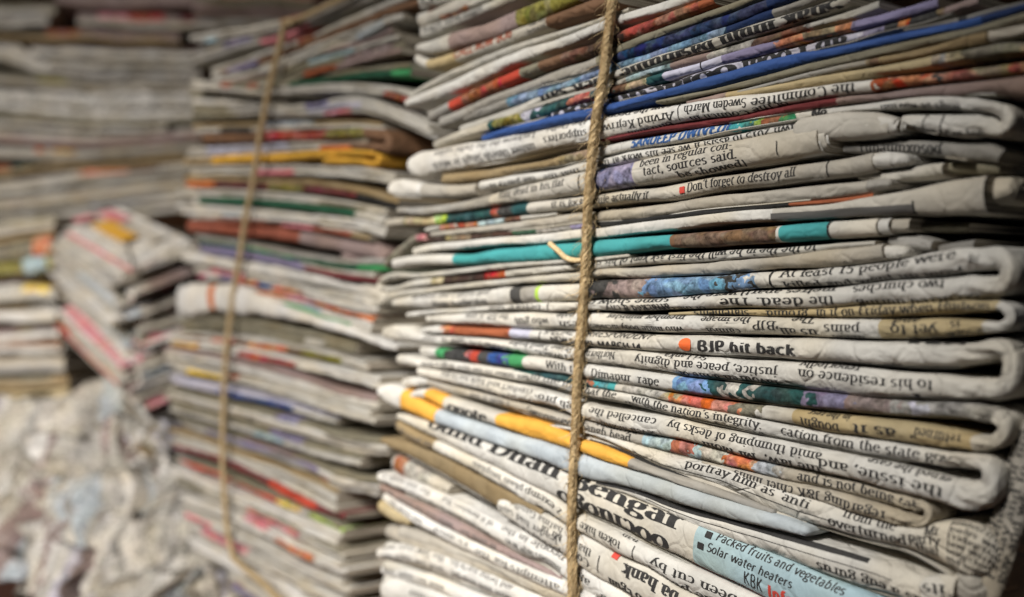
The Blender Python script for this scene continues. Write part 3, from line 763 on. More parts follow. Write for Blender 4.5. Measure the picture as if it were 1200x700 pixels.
newspaper('large plain newspaper whose pale right end flares out above the black gap', [
 dict(A=[(482,291,300),(497,287,296),(543,282,291),(594,277,287),(640,273,285),(680,268,281),(697,267,280),(740,261,274),(791,255,269),(851,248,262),(920,242,259),(971,238,256),(1000,233,254),(1034,227,254),(1069,220,253),(1103,212,253),(1137,206,252),(1160,202,252)],
      n=.0006, bulge=.35, base='cream', bands=[(440,905,'white')], R=[(905,1074,-.55,3.2,0,'g',dict(n=50))], S=[(VL,1074,1076,-.45,4,0,'k')], wr=.6),
 dict(A=[(1145,206,246),(1170,206,240),(1194,207,236)], base='cream', n=-.003, ends=('cut','blunt'), crease=1.8)])
newspaper('newspaper with a bright teal fold interrupted by a brown picture', [
 dict(A=[(457,303,316),(481,299,312),(510,297,311),(534,297,311),(550,297,310.5),(569,293,309.5),(611,289,309),(640,286,307),(680,282,303),(740,277,297),(791,274,291),(834,270.5,290),(869,267,288),(917,263,285),(950,260,282.5),(977,258,281),(1000,257,279.5),(1033,255,277)],
      n=.0010, bands=[(534,791,'teal'),(791,915,'brown'),(917,976,'teal')], mott=[(795,915)], base='white', S=[vline(976, 0, 2.5, 0, 6)], crease=.6, wr=.7),
 dict(A=[(1020,256,276),(1047,254,275)], base='white', n=.0003, ends=('cut','cut')),
 dict(A=[(1040,255,273),(1070,254,272)], base='beige', n=-.0007, ends=('cut','cut'))])
newspaper('crumpled grey page ends poking out right below the teal newspaper', [
 dict(A=[(1035,278,291),(1060,274,293),(1080,276,294),(1096,283,293)], base='grey', n=-.003, ends=('round','cut'), crease=2),
 dict(A=[(1070,262,270),(1105,260,274),(1140,262,272)], base='khaki', n=-.006, tint=.6),
 dict(A=[(1095,288,298),(1120,282,296),(1147,279,293)], base='grey', n=-.005, tint=.7)])
newspaper('newspaper doubled back at its left end, with a dark photo strip and a red dot', [
 dict(A=[(452,322,330),(491,320,326),(543,314,321),(594,308,315),(640,305,311),(680,303,308),(740,297,302)], side='L', loop=[(445,330),(444,336)],
      B=[(452,335,342),(491,327,336),(522,324,333),(560,321,329),(594,317,325),(640,312,321),(680,309,317),(697,307,317),(740,302,312),(791,298,309),(820,297,308),(851,293,305),(920,290,301),(971,286,294),(1030,282,289)],
      bandsB=[(505,522,'tan'),(522,566,'dbrown'),(566,592,'red')], mottB=[(505,592)], base='light', n=.0002,
      T=[('to the the in he will the first ask kept of his side', 690, 960, .4, 2.6, 'serif', True, 1)])])
newspaper('grey topped plain newspaper with short torn inner ends above the people headline', [
 dict(A=[(455,343,351),(470,340,348),(491,338,345),(543,332,339),(594,326,334),(640,321,331),(680,318,329),(706,315,326),(740,314,327),(791,309,324),(820,307,322),(851,303,321),(920,298,315),(971,293,314),(1000,290,311),(1040,284,306)], n=.0004, base='light', bands=[(700,1050,'beige')]),
 dict(A=[(1025,287,307),(1050,287,304),(1068,289,300)], base='white', n=-.0008, ends=('cut','blunt'))])
newspaper('newspaper reading at least fifteen people were, looping back at the right end', [
 dict(A=[(457,352,362),(466,349,361),(491,345,362),(543,341,360.5),(594,336,357),(640,333,354),(680,331,352),(697,328,350),(740,326,349.5),(791,324,346.5),(820,322,345),(851,321,343),(886,318.5,339),(920,316,338),(971,313,335),(1000,311,333),(1034,306,330),(1069,300,327),(1103,294,324),(1137,291,319),(1152,291,318)],
      loop=[(1176,303),(1184,319),(1176,334)],
      B=[(478,366,372),(500,364,370),(543,361,367),(594,357,364),(640,354,365),(680,353,364.5),(740,350,365),(800,347,363),(851,343,362),(920,339,362),(971,337,361),(1000,334,359),(1069,326,357),(1103,324,354),(1137,321,350),(1152,321,349)],
      n=.0014, bands=[(602,613,'dgrey'),(613,630,'grey'),(630,636,'lime'),(690,716,'dgrey'),(716,758,'mauve'),(758,858,'sky'),(858,872,'dgrey'),(872,886,'sky')], mott=[(692,886)], base='white',
      T=[('between the Centre and', 488, 578, .42, 2.6, 'sans', False, 0, 'g', .1), ('Naga leadership.', 514, 578, -.35, 2.7, 'sansbold', False, 0, 'g'),
         ('At least 15 people were', 920, 1129, .3, 2.8, 'serif'), ('killed and went up most', 922, 1136, -.62, 2.8, 'serif'), ('blast', 1144, 1160, 0, 3.2, 'serif', False, 0, 'g'),
         ('two churches', 1006, 1112, .35, 2.8, 'serif', True, 1), ('occurred during', 1008, 1150, -.62, 2.8, 'serif', True, 1), ('the', 956, 985, -.1, 2.8, 'serif', True, 1),
         ('metres apart) were the', 805, 985, .62, 2.7, 'serif', True, 1), ('dead. The', 850, 950, -.1, 2.8, 'serif', True, 1), ('of the church of it', 735, 830, -.62, 2.7, 'serif', True, 1),
         ('some show of', 691, 790, .45, 2.7, 'serif', True, 1), ('attacked a city', 716, 790, -.3, 2.8, 'serif', True, 1), ('before she', 575, 640, .0, 2.4, 'serif', True, 1,'g')],
      S=[vline(908, 0, 2.4, 0, 7), vline(648, 1, 1, 0, 3)], wr=1.1)])
newspaper('narrow tan newspaper reading Friday when, doubled back into a white and tan run', [
 dict(A=[(780,366,369.5),(851,363.5,369.5),(903,363,371),(950,361,371),(1000,358,372),(1034,356.5,371.5),(1069,355,370),(1103,353,368),(1137,352,366),(1160,353,366)],
      loop=[(1180,360),(1187,371),(1179,383)], mid=.95,
      B=[(500,370,378),(543,367,381),(594,366,385),(620,365.5,386),(689,366.5,387),(740,368,388),(800,369,391),(869,370.5,392),(920,371.5,393),(971,372,395),(1000,372.5,396),(1060,373,397),(1103,373,396),(1137,374,393),(1158,376,390)],
      bands=[(770,1170,'tan')], bandsB=[(1036,1180,'tan')], base='white', n=.0008,
      T=[('in it on Friday when Hudson', 960, 1165, -.05, 2.8, 'serif'), ('statements', 815, 880, -.1, 2.2, 'serif', True), ('ground', 900, 950, -.1, 2.2, 'serif', True),
         ('member minister', 715, 806, .55, 2.8, 'serif', True, 1), ('who made body includes', 696, 806, -.38, 2.8, 'serif', True, 1), ('the image', 826, 884, .45, 2.8, 'serif', True, 1), ('cannot', 832, 872, -.45, 2.8, 'serif', True, 1),
         ('BJP', 887, 914, .1, 2.8, 'serif', True, 1), ('The', 930, 958, .6, 2.8, 'serif', True, 1), ('us all,', 914, 962, -.3, 2.8, 'serif', True, 1), ('pains', 970, 1012, .0, 2.8, 'serif', True, 1),('made', 976, 1015, -.72, 2.8, 'serif', True, 1),
         ('and', 1048, 1080, .62, 2.8, 'serif', True, 1), ('yet to', 1048, 1104, .0, 2.8, 'serif', True, 1), ('is', 1118, 1130, .2, 2.8, 'serif', True, 1), ('session', 1112, 1172, -.45, 2.8, 'serif', True, 1),
         ('S', 688, 694, .0, 3.2, 'serif', False, 1), ('nate', 656, 676, .5, 2.6, 'serif', True, 1), ('esh', 660, 682, -.2, 2.6, 'serif', True, 1), ('who gun', 608, 648, .0, 2.7, 'serif', True, 1), ('the BJP, is seen', 550, 600, .35, 2.5, 'serif', True, 1, 'g')], crease=1.2)])
newspaper('newspaper with an orange dot, bold party headline and a big hollow loop at the right', [
 dict(A=[(492,384,391),(509,381.5,391.5),(522,382,392.5),(594,385.5,397),(640,387.5,401),(689,389,406),(740,391,411),(791,393,415),(869,394,419),(920,395,422),(971,397,424),(1000,399,426),(1034,399,428),(1069,399,430),(1103,400,431),(1130,401,430),(1145,400,426)],
      loop=[(1172,408),(1184,428),(1182,446),(1168,460)], mid=.9,
      B=[(450,384,397),(460,379,401),(476,381,402),(494,390,403),(543,395,405),(594,399,411),(640,403,419),(689,408,427),(740,411,432),(800,416,441),(869,420,448),(920,423,454),(971,426,460),(1000,429,464),(1069,435,469),(1103,438,470),(1137,443,471),(1152,442,470)],
      n=.0016, bands=[(520,530,'orange'),(530,597,'rust'),(597,622,'lilac')], mott=[(520,536)], base='white',
      T=[('SPECIAL CORRESPONDENT', 640, 768, .44, 2.4, 'sans', False, 0, 'k', .22), ('NEW DELHI, MARCH 14', 650, 757, -.40, 2.3, 'sansbold'), ('BJP hit back', 823, 942, -.12, 3.3, 'sansbold'),
         ('Northern', 692, 726, .25, 2.9, 'serif', True, 1), ('all an', 708, 736, -.7, 2.9, 'serif', True, 1), ('Prime Tamil leader', 600, 674, .5, 2.6, 'serif', True, 1), ('Province,', 632, 676, -.3, 2.8, 'serif', True, 1), ('crarson', 556, 592, -.2, 2.4, 'serif', True, 1, 'g'),
         ('justice, peace and dignity', 750, 918, .12, 2.9, 'serif', True, 1), ('Sri Lanka', 780, 832, .72, 2.6, 'serif', True, 1), ('favoured a life of', 800, 918, -.52, 2.9, 'serif', True, 1),
         ('to his residence on', 942, 1100, .12, 2.9, 'serif', True, 1), ('reportedly', 942, 1010, .68, 2.7, 'serif', True, 1), ('apart under', 1000, 1060, -.82, 2.6, 'serif', True, 0), ('T', 1068, 1088, -.72, 4.6, 'head', True, 1)] + rows(500, 560, 33, True, 1, (.2,), 1.8, 'g', 18),
      S=[(DISC, 803, 817, .02, 4.4, 0, 'o'), vline(637, 0, .9, 0, 3.6)] + [(SQ, x0, x1, .86, 2.4, 0, 'k') for x0, x1 in ((1068,1080),(1088,1106),(1110,1118),(1128,1136))], crease=1.5, wr=1.15)])
newspaper('newspaper reading with the rape, with green framed picture left and faded violet pictures right', [
 dict(A=[(489,406,414),(500,406,418),(526,408,423),(560,411,426),(603,416,432),(640,419,437),(689,427,445),(740,433,453),(791,440,460),(834,445,466),(869,449,470),(920,455,476),(971,461,481),(1000,464,483),(1034,467,486),(1086,470,489),(1137,472,492),(1158,475,496)],
      loop=[(1173,488),(1179,502),(1171,517)], mid=.9,
      B=[(600,433,438),(640,438,446),(689,445,454),(740,453,462),(800,463,475),(869,472,489),(903,475,494),(937,480,500),(971,484,508),(1000,487,511),(1045,492,518),(1086,497,524),(1120,504,528),(1150,509,530)],
      n=.0010, bands=[(513,525,'green'),(525,552,'dgrey'),(552,565,'red'),(565,575,'dgrey'),(575,601,'blue'),(601,619,'green'),(792,828,'sky'),(828,855,'dteal'),(855,880,'light'),(880,950,'dteal'),(950,990,'violet'),(990,1040,'mauve'),(1040,1060,'grey'),(1060,1085,'lilac'),(1085,1175,'grey')],
      mott=[(525,556),(575,601),(795,1175)], bandsB=[(600,690,'dteal'),(690,702,'rust'),(702,727,'teal'),(727,775,'cream'),(775,795,'tan'),(795,872,'orange'),(872,903,'khaki'),(935,1150,'tan')], mottB=[(600,720),(735,903)], base='white',
      T=[('With the', 646, 691, .0, 2.9, 'serif'), ('Dimapur  rape', 699, 778, -.05, 2.9, 'serif'),
         ('bought', 943, 990, -.15, 2.9, 'serif', True, 1), ('in the resc', 950, 1000, .62, 2.6, 'serif', True, 1), ('as it', 1004, 1058, -.05, 2.9, 'serif', True, 1), ('returned"', 1074, 1132, .22, 2.9, 'serif', True, 1), ('that the minis', 1045, 1140, -.75, 2.6, 'serif', True, 1)], tint=.95)])
newspaper('newspaper with the upright words about the integrity of the nation, looping back at the right', [
 dict(A=[(463,415,427),(476,414,430),(491,420,432),(526,423,434),(560,427,439),(603,434,447),(640,441,452),(689,454,466),(740,462,475),(800,475,490),(869,486,505),(920,497,516),(971,507,525),(1000,511,532),(1034,516,538),(1069,521,543),(1103,527,547),(1130,531,550)],
      loop=[(1155,544),(1164,560),(1158,575)], mid=.95,
      B=[(490,430,441),(526,435,450),(560,441,458),(603,449,470),(640,458,475),(689,473,493),(740,481,507),(800,492,517),(869,507,536),(920,518,547),(971,528,558),(1000,534,564),(1034,540,574),(1069,547,583),(1103,556,592),(1137,564,602)],
      n=.0014, base='white', crease=1.4, wr=1.15,
      T=[("with the nation's integrity.", 745, 898, .1, 2.7, 'serif'), ('that the', 684, 726, .1, 2.5, 'serif', False, 0, 'k', .2), ('cation from the state gov', 920, 1122, .05, 2.8, 'serif'), ('parties, the like and the his said', 690, 900, -.8, 2.6, 'serif'), ('region was the', 925, 1000, -.85, 2.6, 'serif'), ('to the m', 626, 674, .2, 2.5, 'serif',False,0,'g'), ('her some to the said to go a man', 500, 625, .0, 2.2, 'serif', True, 0, 'g'),
         ('the issue, and', 965, 1112, .0, 2.9, 'serif', True, 1), ('erned the case', 1020, 1115, .72, 2.8, 'serif', True, 1), ('amid thumping of desks by', 790, 970, .32, 2.9, 'serif', True, 1), ('the law," Mr Moni', 830, 968, -.45, 2.9, 'serif', True, 1),
         ('cancelled the', 697, 776, .35, 2.9, 'serif', True, 1), ('seven months', 706, 776, -.5, 2.9, 'serif', True, 1), ('high pro-', 634, 690, .1, 2.8, 'serif', True, 1), ('conduct and high participa', 522, 630, .35, 2.7, 'serif', True, 1, 'g'), ('Hurriyat but the re', 552, 628, -.45, 2.7, 'serif', True, 1, 'g')])])
newspaper('small newspaper with blue and red cartoon pictures, rolled at its right end', [
 dict(A=[(470,443,455),(480,441,455),(500,443,452),(526,450,461),(560,458,468),(603,469,481),(640,480,493),(680,491,505),(740,504,520),(791,513,533),(820,520,540),(869,533,552),(920,545,564),(971,557,574),(1000,563,581),(1034,572,590),(1060,579,597),(1076,585,600)],
      loop=[(1088,595),(1090,605),(1081,615)], mid=.7,
      B=[(820,540,544),(869,551,563),(920,562,582),(971,573,593),(1000,582,603),(1034,592,612),(1060,600,618),(1074,604,618)],
      n=.0002, bands=[(470,500,'white'),(755,785,'pblue'),(785,808,'rust'),(808,820,'pblue'),(820,852,'cream'),(852,858,'red'),(858,880,'orange'),(880,920,'bluegrey')], mott=[(757,920)], base='beige',
      T=[('Swayamsevak Sangh head.', 620, 746, -.1, 2.8, 'serif'), ('rashtriya', 700, 748, .7, 2.6, 'serif'), ('and is not being tak', 937, 1080, .05, 2.8, 'serif'), ('regarding J&K chief minis', 862, 1042, .05, 2.8, 'serif', True, 1), ('I don d the ', 550, 600, .0, 2.4, 'serif', True, 0, 'g')], crease=1.3)])
newspaper('newspaper ending in a large crumpled text covered bulge at the lower right corner', [
 dict(A=[(600,491,494),(640,497,500),(689,504,510),(740,519,532),(791,533,555),(834,543,570),(869,552,584),(903,564,599),(937,577,611),(971,589,621),(1000,601,630),(1034,610,639),(1063,616,646),(1086,612,658),(1103,607,668),(1128,606,684),(1150,617,700),(1166,640,706)],
      n=.0008, ends=('round','round'), base='white', crease=1.9, wr=1.3,
      T=[("portray him as 'anti", 806, 952, .25, 2.8, 'serif', False, 0, 'k', .15), ('from the', 990, 1052, .45, 2.8, 'serif'), ('overturned', 975, 1066, -.2, 3.0, 'serif'),
         ('party', 1068, 1104, .05, 2.6, 'serif'), ('Mr', 1086, 1104, .42, 2.6, 'serif'), ('that', 1076, 1104, -.34, 2.6, 'serif')]
        + [(words(2, 50 + i), 1112, 1160, .80 - i * .24, 1.5, 'serif') for i in range(7)],
      R=[(690,985,-.28,.25,0,'k',dict(f1=-.15)), (700,1000,-.95,.6,0,'k')]),
 dict(A=[(640,503,506),(700,514,521),(749,526,541),(800,542,565),(850,566,586),(903,594,607),(950,610,618)], base='cream', n=-.0012, name='lower_pages', R=[(690,940,-.2,1.6,0,'k')])])
newspaper('newspaper with the orange band reading quote beside a grey end, behind the twine', [
 dict(A=[(481,460,471),(495,455,469),(524,464,483),(586,484,502),(620,490,513),(640,496,519),(680,513,531),(715,526,543),(740,537,550),(791,556,567),(820,565,577),(869,583,592),(910,599,605)],
      n=.0012, bands=[(503,524,'gold'),(524,586,'cream'),(586,742,'gold'),(742,910,'grey')], base='twhite', T=[('Quote', 530, 577, -.15, 4.6, 'bold')], crease=.8, ends=('round','round'))])
newspaper('newspaper with a short orange band then a long pale blue grey fold', [
 dict(A=[(443,453,462),(456,449,474),(479,459,484),(515,480,499),(560,493,516),(611,511,534),(640,518,544),(680,531,561),(740,549,576),(791,565,591),(834,578,604),(869,589,613),(920,606,625),(953,620,631)],
      n=.0018, bands=[(477,517,'gold'),(517,960,'bluegrey')], base='twhite', crease=.8, ends=('round','round'))])
newspaper('newspaper with a thick black rule along its upper edge at the lower right', [
 dict(A=[(690,562,567),(740,573,582),(800,595,612),(869,612,638),(920,625,656),(971,638,675),(1000,645,686),(1034,655,697),(1062,668,706),(1085,676,716),(1104,672,728),(1122,676,735)],
      n=.0004, base='white', T=[('as a eug gurus', 962, 1085, -.3, 2.8, 'serif', True), ('ra ong us', 1085, 1120, .1, 3.0, 'serif', True)], R=[(700,1020,.62,1.7,0,'k'),(760,1050,.12,.22,0,'k')], crease=1.3),
 dict(A=[(1068,684,712),(1085,676,712),(1105,674,716),(1122,680,728)], n=.0012, ends=('round','round'), base='white', crease=1.8, T=[('its a', 1075, 1110, .2, 3, 'serif', True)]),
 dict(A=[(1110,648,690),(1135,668,716),(1150,690,740)], n=-.001, ends=('round','round'), base='beige', crease=1.8)])
newspaper('big white newspaper with a bold headline and a light blue advertisement for fruits and heaters', [
 dict(A=[(464,484,490),(509,496,514),(543,508,531),(577,520,547),(611,533,566),(640,543,580),(677,560,598),(723,576,618),(757,590,636),(791,602,652),(820,613,667),(869,633,690),(920,654,716),(971,677,740),(1020,698,764),(1070,724,790)],
      n=.0016, bulge=.42, bands=[(820,1100,'pblue')], base='white', wr=.7,
      T=[('ound Dhan Bengar', 507, 806, .62, 6.2, 'head'), ('oocluogo', 660, 792, -.45, 6.6, 'head', True),
         ('Packed fruits and vegetables', 843, 992, .66, 2.9, 'sans', False, 0, 'k', .2), ('Solar water heaters', 836, 935, .14, 2.9, 'sans', False, 0, 'k', .2), ('KBK', 880, 903, -.42, 4.2, 'sans', False, 0, 'k'), ('Info', 908, 938, -.48, 4.0, 'sansbold', False, 0, 'r')],
      S=[(SQ, 832, 839, .62, 2.0, 0, 'k'), (SQ, 826, 833, .12, 2.0, 0, 'k')], R=[(816,1040,-.93,.7,0,'r')])])
newspaper('newspaper reading token hike, brownish at its left end, crossing behind the twine low down', [
 dict(A=[(461,490,503),(483,503,520),(509,514,529),(543,529,547),(577,544,567),(611,560,588),(640,573,603),(663,594,615),(689,606,630),(723,622,650),(757,640,665),(791,655,687),(820,668,702),(851,682,716),(920,712,746),(960,730,765)],
      n=.0012, bands=[(455,513,'tan2')], base='white',
      T=[('token hike in', 676, 735, .15, 3.0, 'serif', True), ('been cut by', 770, 870, .15, 3.1, 'serif', True), ('the petrol', 765, 850, -.55, 2.9, 'serif', True), ('nap', 730, 748, .9, 2.6, 'serif', True), ('z exemp', 620, 664, .2, 2.8, 'serif', True, 0, 'k'), ('with an', 632, 664, -.5, 2.7, 'serif', True, 0, 'k'), ('plan implan', 560, 618, .2, 2.6, 'serif', True, 0, 'g'), ('stand who is our leaders', 527, 612, -.4, 2.4, 'serif', True, 0, 'g'), ('the press of it', 466, 513, 0, 2.4, 'serif', True, 0, 'g')],
      S=[vline(749, 0, .9, 0, 5)])])
newspaper('white rolled newspaper end lying on a brown one, with bold upside down letters lower right', [
 dict(A=[(579,585,603),(590,580,609),(611,587,624),(640,603,641),(663,616,655),(689,628,674),(723,648,692),(757,662,711),(791,682,735),(850,712,765)],
      n=.0010, ends=('round','cut'), base='white',
      T=[('that', 680, 699, .3, 3.1, 'serif', True), ('Mr of', 640, 664, .2, 2.6, 'serif', True), ('hatma Gandhi', 600, 662, .55, 2.7, 'serif', True, 0, 'g'), ('leader had said', 588, 660, -.05, 2.8, 'serif', True, 0, 'g'), ('you may for the to', 590, 664, -.6, 2.6, 'serif', True, 0, 'g'), ('Com', 674, 698, -.2, 3.3, 'serif', True), ('ba hank', 735, 800, .45, 4.6, 'bold', True), ('B egun', 720, 760, -.55, 4.0, 'bold', True)],
      S=[vline(708, 0, .9, 0, 6), (SQ, 720, 727, .75, 2.2, 0, 'r')])])
newspaper('dark brown newspaper under the sagging white ones at the lower left', [
 dict(A=[(446,511,519),(474,516,534),(509,527,552),(543,542,572),(577,560,592),(611,577,612),(640,592,625)], n=-.0008, base='tan2', tint=.8)])
newspaper('crumpled scrap with a small red and cream print at the lower left', [
 dict(A=[(458,534,548),(466,532,556),(478,540,562),(500,553,570),(530,570,582)], n=-.003, base='cream', bands=[(458,470,'rust')], mott=[(455,500)], ends=('round','cut'), crease=2)])
newspaper('newspaper with grey close set text, first of the three parallel ones at the lower left', [
 dict(A=[(440,552,564),(474,562,578),(509,575,594),(543,590,612),(577,608,631),(611,625,652),(640,640,664),(663,654,682),(689,668,698),(740,694,726)], base='twhite', n=.0004,
      T=rows(445, 600, 41, True, 0, (.45, -.4), 2.4, 'g', 18) + [('numbers large in as', 598, 660, -.15, 2.8, 'serif', True), ('people in the', 590, 660, .6, 2.6, 'serif', True,0,'g'), ('age', 672, 694, .1, 3, 'serif', True), ('Mr', 705, 722, -.3, 3, 'serif', True)])])
newspaper('greyish newspaper squeezed between two paler text covered ones at the lower left', [
 dict(A=[(443,566,574),(474,580,592),(509,596,611),(543,613,628),(577,632,643),(611,651,660),(660,676,686)], base='mauve', n=-.0008, T=rows(450, 600, 42, True, 0, (.1,), 2.2, 'g', 18))])
newspaper('pale newspaper with faint text, last of the three parallel ones at lower left', [
 dict(A=[(446,576,586),(474,593,607),(509,612,627),(543,628,645),(577,644,662),(611,660,679),(640,672,691),(700,698,718)], base='twhite', n=.0002, T=rows(455, 560, 43, True, 0, (.2,), 2.2, 'g', 18) + [('attempts for the', 560, 660, .1, 2.6, 'serif', True, 0, 'g')])])
newspaper('newspaper with a tan crumpled tip and plain beige body at the lower left', [
 dict(A=[(440,583,598),(448,586,606),(460,595,612),(480,606,618)], base='tan', n=.0004, crease=2, ends=('round','round')),
 dict(A=[(464,613,633),(509,629,647),(543,642,657),(577,655,671),(611,671,688),(640,686,700),(700,712,726)], base='beige', n=-.001)])
newspaper('newspaper with blurred grey text near the bottom left of the front bundle', [
 dict(A=[(442,643,655),(466,636,658),(509,645,671),(543,658,682),(577,674,698),(611,690,713),(650,707,730)], base='twhite', n=.0003, T=rows(450, 610, 44, True, 0, (.5,-.3), 2.6, 'g', 20))])
newspaper('thin pale newspaper second from the bottom left of the front bundle', [
 dict(A=[(445,661,673),(474,665,682),(509,675,692),(543,689,707),(600,710,726)], base='twhite', n=-.0006, T=rows(450, 540, 45, True, 0, (.1,), 2.4, 'g', 20))])
newspaper('blunt rolled newspaper end at the bottom left of the front bundle', [
 dict(A=[(445,684,702),(460,678,708),(480,683,714),(540,702,734),(600,722,752)], base='white', n=.0004, T=rows(482, 560, 46, True, 0, (.3,-.3), 2.8, 'g', 20))])
newspaper('dark side of a curved newspaper standing behind the bundle at the lower right', [
 dict(A=[(1096,600,720),(1140,560,720),(1170,520,720),(1200,470,720)], base='beige', n=-.035, depth=.1, T=rows(1150, 1200, 60, False, 0, (.6,.4,.2,0), 3, 'k', 20))] if False else [
 dict(A=[(1125,722,762),(1152,670,712),(1172,615,659),(1190,552,598),(1210,492,538),(1235,440,480)], base='beige', n=-.0035, bulge=.3, wr=1.3, ends=('round','cut'), T=[(words(5,900+i), 1150, 1232, .6-.4*i, 2.2, 'serif') for i in range(4)])])
newspaper('shadowed newspaper edge behind the loops at the right edge of the picture', [
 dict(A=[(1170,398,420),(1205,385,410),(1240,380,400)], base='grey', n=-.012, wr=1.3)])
newspaper('second shadowed newspaper edge behind the loops, lower at the right edge', [
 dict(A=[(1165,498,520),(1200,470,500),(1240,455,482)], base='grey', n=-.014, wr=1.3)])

# a few more layers above and below the frame to complete the bundle; unseen upper ones also block light
ORD = ['first', 'second', 'third', 'fourth', 'fifth', 'sixth', 'seventh', 'eighth', 'ninth', 'tenth', 'eleventh', 'twelfth']
for i in range(6):
    y0 = -30 - i * 24
    f_ = lambda x, dy: 350 + (y0 + dy - 350) * (x + 283) / (600 + 283)
    newspaper('%s newspaper above the visible top of the sharp front bundle' % ORD[i], [
      dict(A=[(x, f_(x, 0), f_(x, 21)) for x in (486, 600, 720, 860, 1000, 1180)], base=rng.choice(['light', 'grey', 'beige']))], depth=.2, step=.003, nt=9)
# ------------------------------------------------------------ twine
def twine_mat(tone=1.0):
    m, nd, lk, bs = new_mat('jute_fibre')
    tc = nd.new('ShaderNodeTexCoord'); n = noise(nd, lk, tc.outputs['Object'], 700, 4, .7)
    r = nd.new('ShaderNodeValToRGB'); r.color_ramp.elements[0].position = .3; r.color_ramp.elements[1].position = .7
    r.color_ramp.elements[0].color = (.50 * tone, .35 * tone, .17 * tone, 1); r.color_ramp.elements[1].color = (.92 * tone, .72 * tone, .42 * tone, 1)
    lk.new(n.outputs[0], r.inputs[0]); lk.new(r.outputs[0], bs.inputs['Base Color']); bs.inputs['Roughness'].default_value = .75
    bp = nd.new('ShaderNodeBump'); bp.inputs['Strength'].default_value = .8; bp.inputs['Distance'].default_value = .0006
    n2 = noise(nd, lk, tc.outputs['Object'], 2600, 2, .6); lk.new(n2.outputs[0], bp.inputs['Height']); lk.new(bp.outputs[0], bs.inputs['Normal'])
    return m
JUTE = twine_mat()
JUTE2 = twine_mat(.62)
def tube_mesh(paths, radii, k=8):
    V = []; Fc = []
    for P, R in zip(paths, radii):
        P = np.asarray(P); n = len(P); R = np.broadcast_to(R, n)
        T = np.gradient(P, axis=0); T /= np.maximum(np.linalg.norm(T, axis=1, keepdims=True), 1e-12)
        ref = np.array([.3, .2, .93]); ref = np.where(np.abs(T @ ref)[:, None] > .95, np.array([[1., 0, 0]]), ref[None])
        A = np.cross(T, ref); A /= np.linalg.norm(A, axis=1, keepdims=True); B = np.cross(T, A)
        a = np.arange(k) * 2 * math.pi / k
        ring = P[:, None] + R[:, None, None] * (np.cos(a)[None, :, None] * A[:, None] + np.sin(a)[None, :, None] * B[:, None])
        b = len(V) and sum(len(v) for v in V)
        V.append(ring.reshape(-1, 3))
        i = np.arange(n - 1)[:, None] * k + np.arange(k)[None]; j = np.arange(n - 1)[:, None] * k + (np.arange(k)[None] + 1) % k
        Fc.append(np.stack([i, j, j + k, i + k], -1).reshape(-1, 4) + b)
    return np.concatenate(V), np.concatenate(Fc)
def rope(label, pts, n, radius, group=None, frame=ROW, fib=160, tail=None, seed=1, plies=3, pitch=.017, mat=None):
    JUTE = mat or globals()['JUTE']
    r = random.Random(seed)
    Q = np.array([frame.un(x, y, n) for x, y in pts]); Q = catmull(np.c_[Q, np.zeros(len(Q))], 20)[:, :2]
    P = frame.P(Q[:, 0], Q[:, 1], np.full(len(Q), n))
    d = np.r_[0, np.cumsum(np.linalg.norm(np.diff(P, axis=0), axis=1))]; L = d[-1]
    N = int(L / .0005); s = np.linspace(0, L, N); P = np.array([np.interp(s, d, P[:, i]) for i in range(3)]).T
    T = np.gradient(P, axis=0); T /= np.linalg.norm(T, axis=1, keepdims=True)
    A = np.cross(T, frame.N); A /= np.linalg.norm(A, axis=1, keepdims=True); B = np.cross(T, A)
    wob = 1 + .10 * np.array([vnoise(np.array([v / .006]), np.array([0.]), seed)[0] * 2 for v in s])
    loc = P[-1]
    e = empty('twine', loc, label, 'twine', group)
    for k in range(plies):
        ph = s / pitch * 2 * math.pi + k * 2 * math.pi / plies
        ph = ph + np.array([vnoise(np.array([v / .02]), np.array([k * 1.]), seed + 3)[0] * 1.5 for v in s])
        off = radius * .29 * wob
        C_ = P + off[:, None] * (np.cos(ph)[:, None] * A + np.sin(ph)[:, None] * B)
        rr = radius * .73 * (1 + .18 * np.array([vnoise(np.array([v / .0025]), np.array([k + .5]), seed + 7)[0] for v in s]))
        V, Fc = tube_mesh([C_], [rr], 10)
        mesh_obj('strand', V, Fc, JUTE, e)
    # loose fibres: most lie along the twist, some stand off
    paths = []; rad = []
    for i in range(fib):
        i0 = r.randrange(0, N - 2); ln = r.uniform(.004, .014); m = int(ln / .0005)
        stray = r.random() < .24
        idx = np.clip(np.arange(i0, i0 + m), 0, N - 1)
        ph0 = r.uniform(0, 6.28); t = np.linspace(0, 1, len(idx))
        ph = ph0 + t * ln / pitch * 6.28
        ro = radius * (.98 + (t ** 2 * r.uniform(.5, 4.2) if stray else .13 * np.sin(t * 3.1)))
        side = r.uniform(-1, 1) * .002 if stray else 0
        C_ = P[idx] + ro[:, None] * (np.cos(ph)[:, None] * A[idx] + np.sin(ph)[:, None] * B[idx]) + T[idx] * (t ** 2 * side)[:, None]
        C_ = C_[::2] if len(C_) > 6 else C_
        paths.append(C_); rad.append(np.linspace(.00013, .00005, len(C_)))
    V, Fc = tube_mesh(paths, rad, 3)
    f = mesh_obj('loose_fibres', V, Fc, JUTE, e); f['kind'] = 'stuff'
    if tail:
        q = np.array([frame.un(x, y, n + o) + (n + o,) for x, y, o in tail]); q = catmull(q, 10)
        Pt = frame.P(q[:, 0], q[:, 1], q[:, 2])
        V, Fc = tube_mesh([Pt, Pt + np.array([.0002, 0, .00035])], [np.linspace(.0011, .0006, len(Pt)), np.linspace(.0005, .0009, len(Pt))], 8)
        mesh_obj('frayed_end', V, Fc, JUTE, e)
    return e
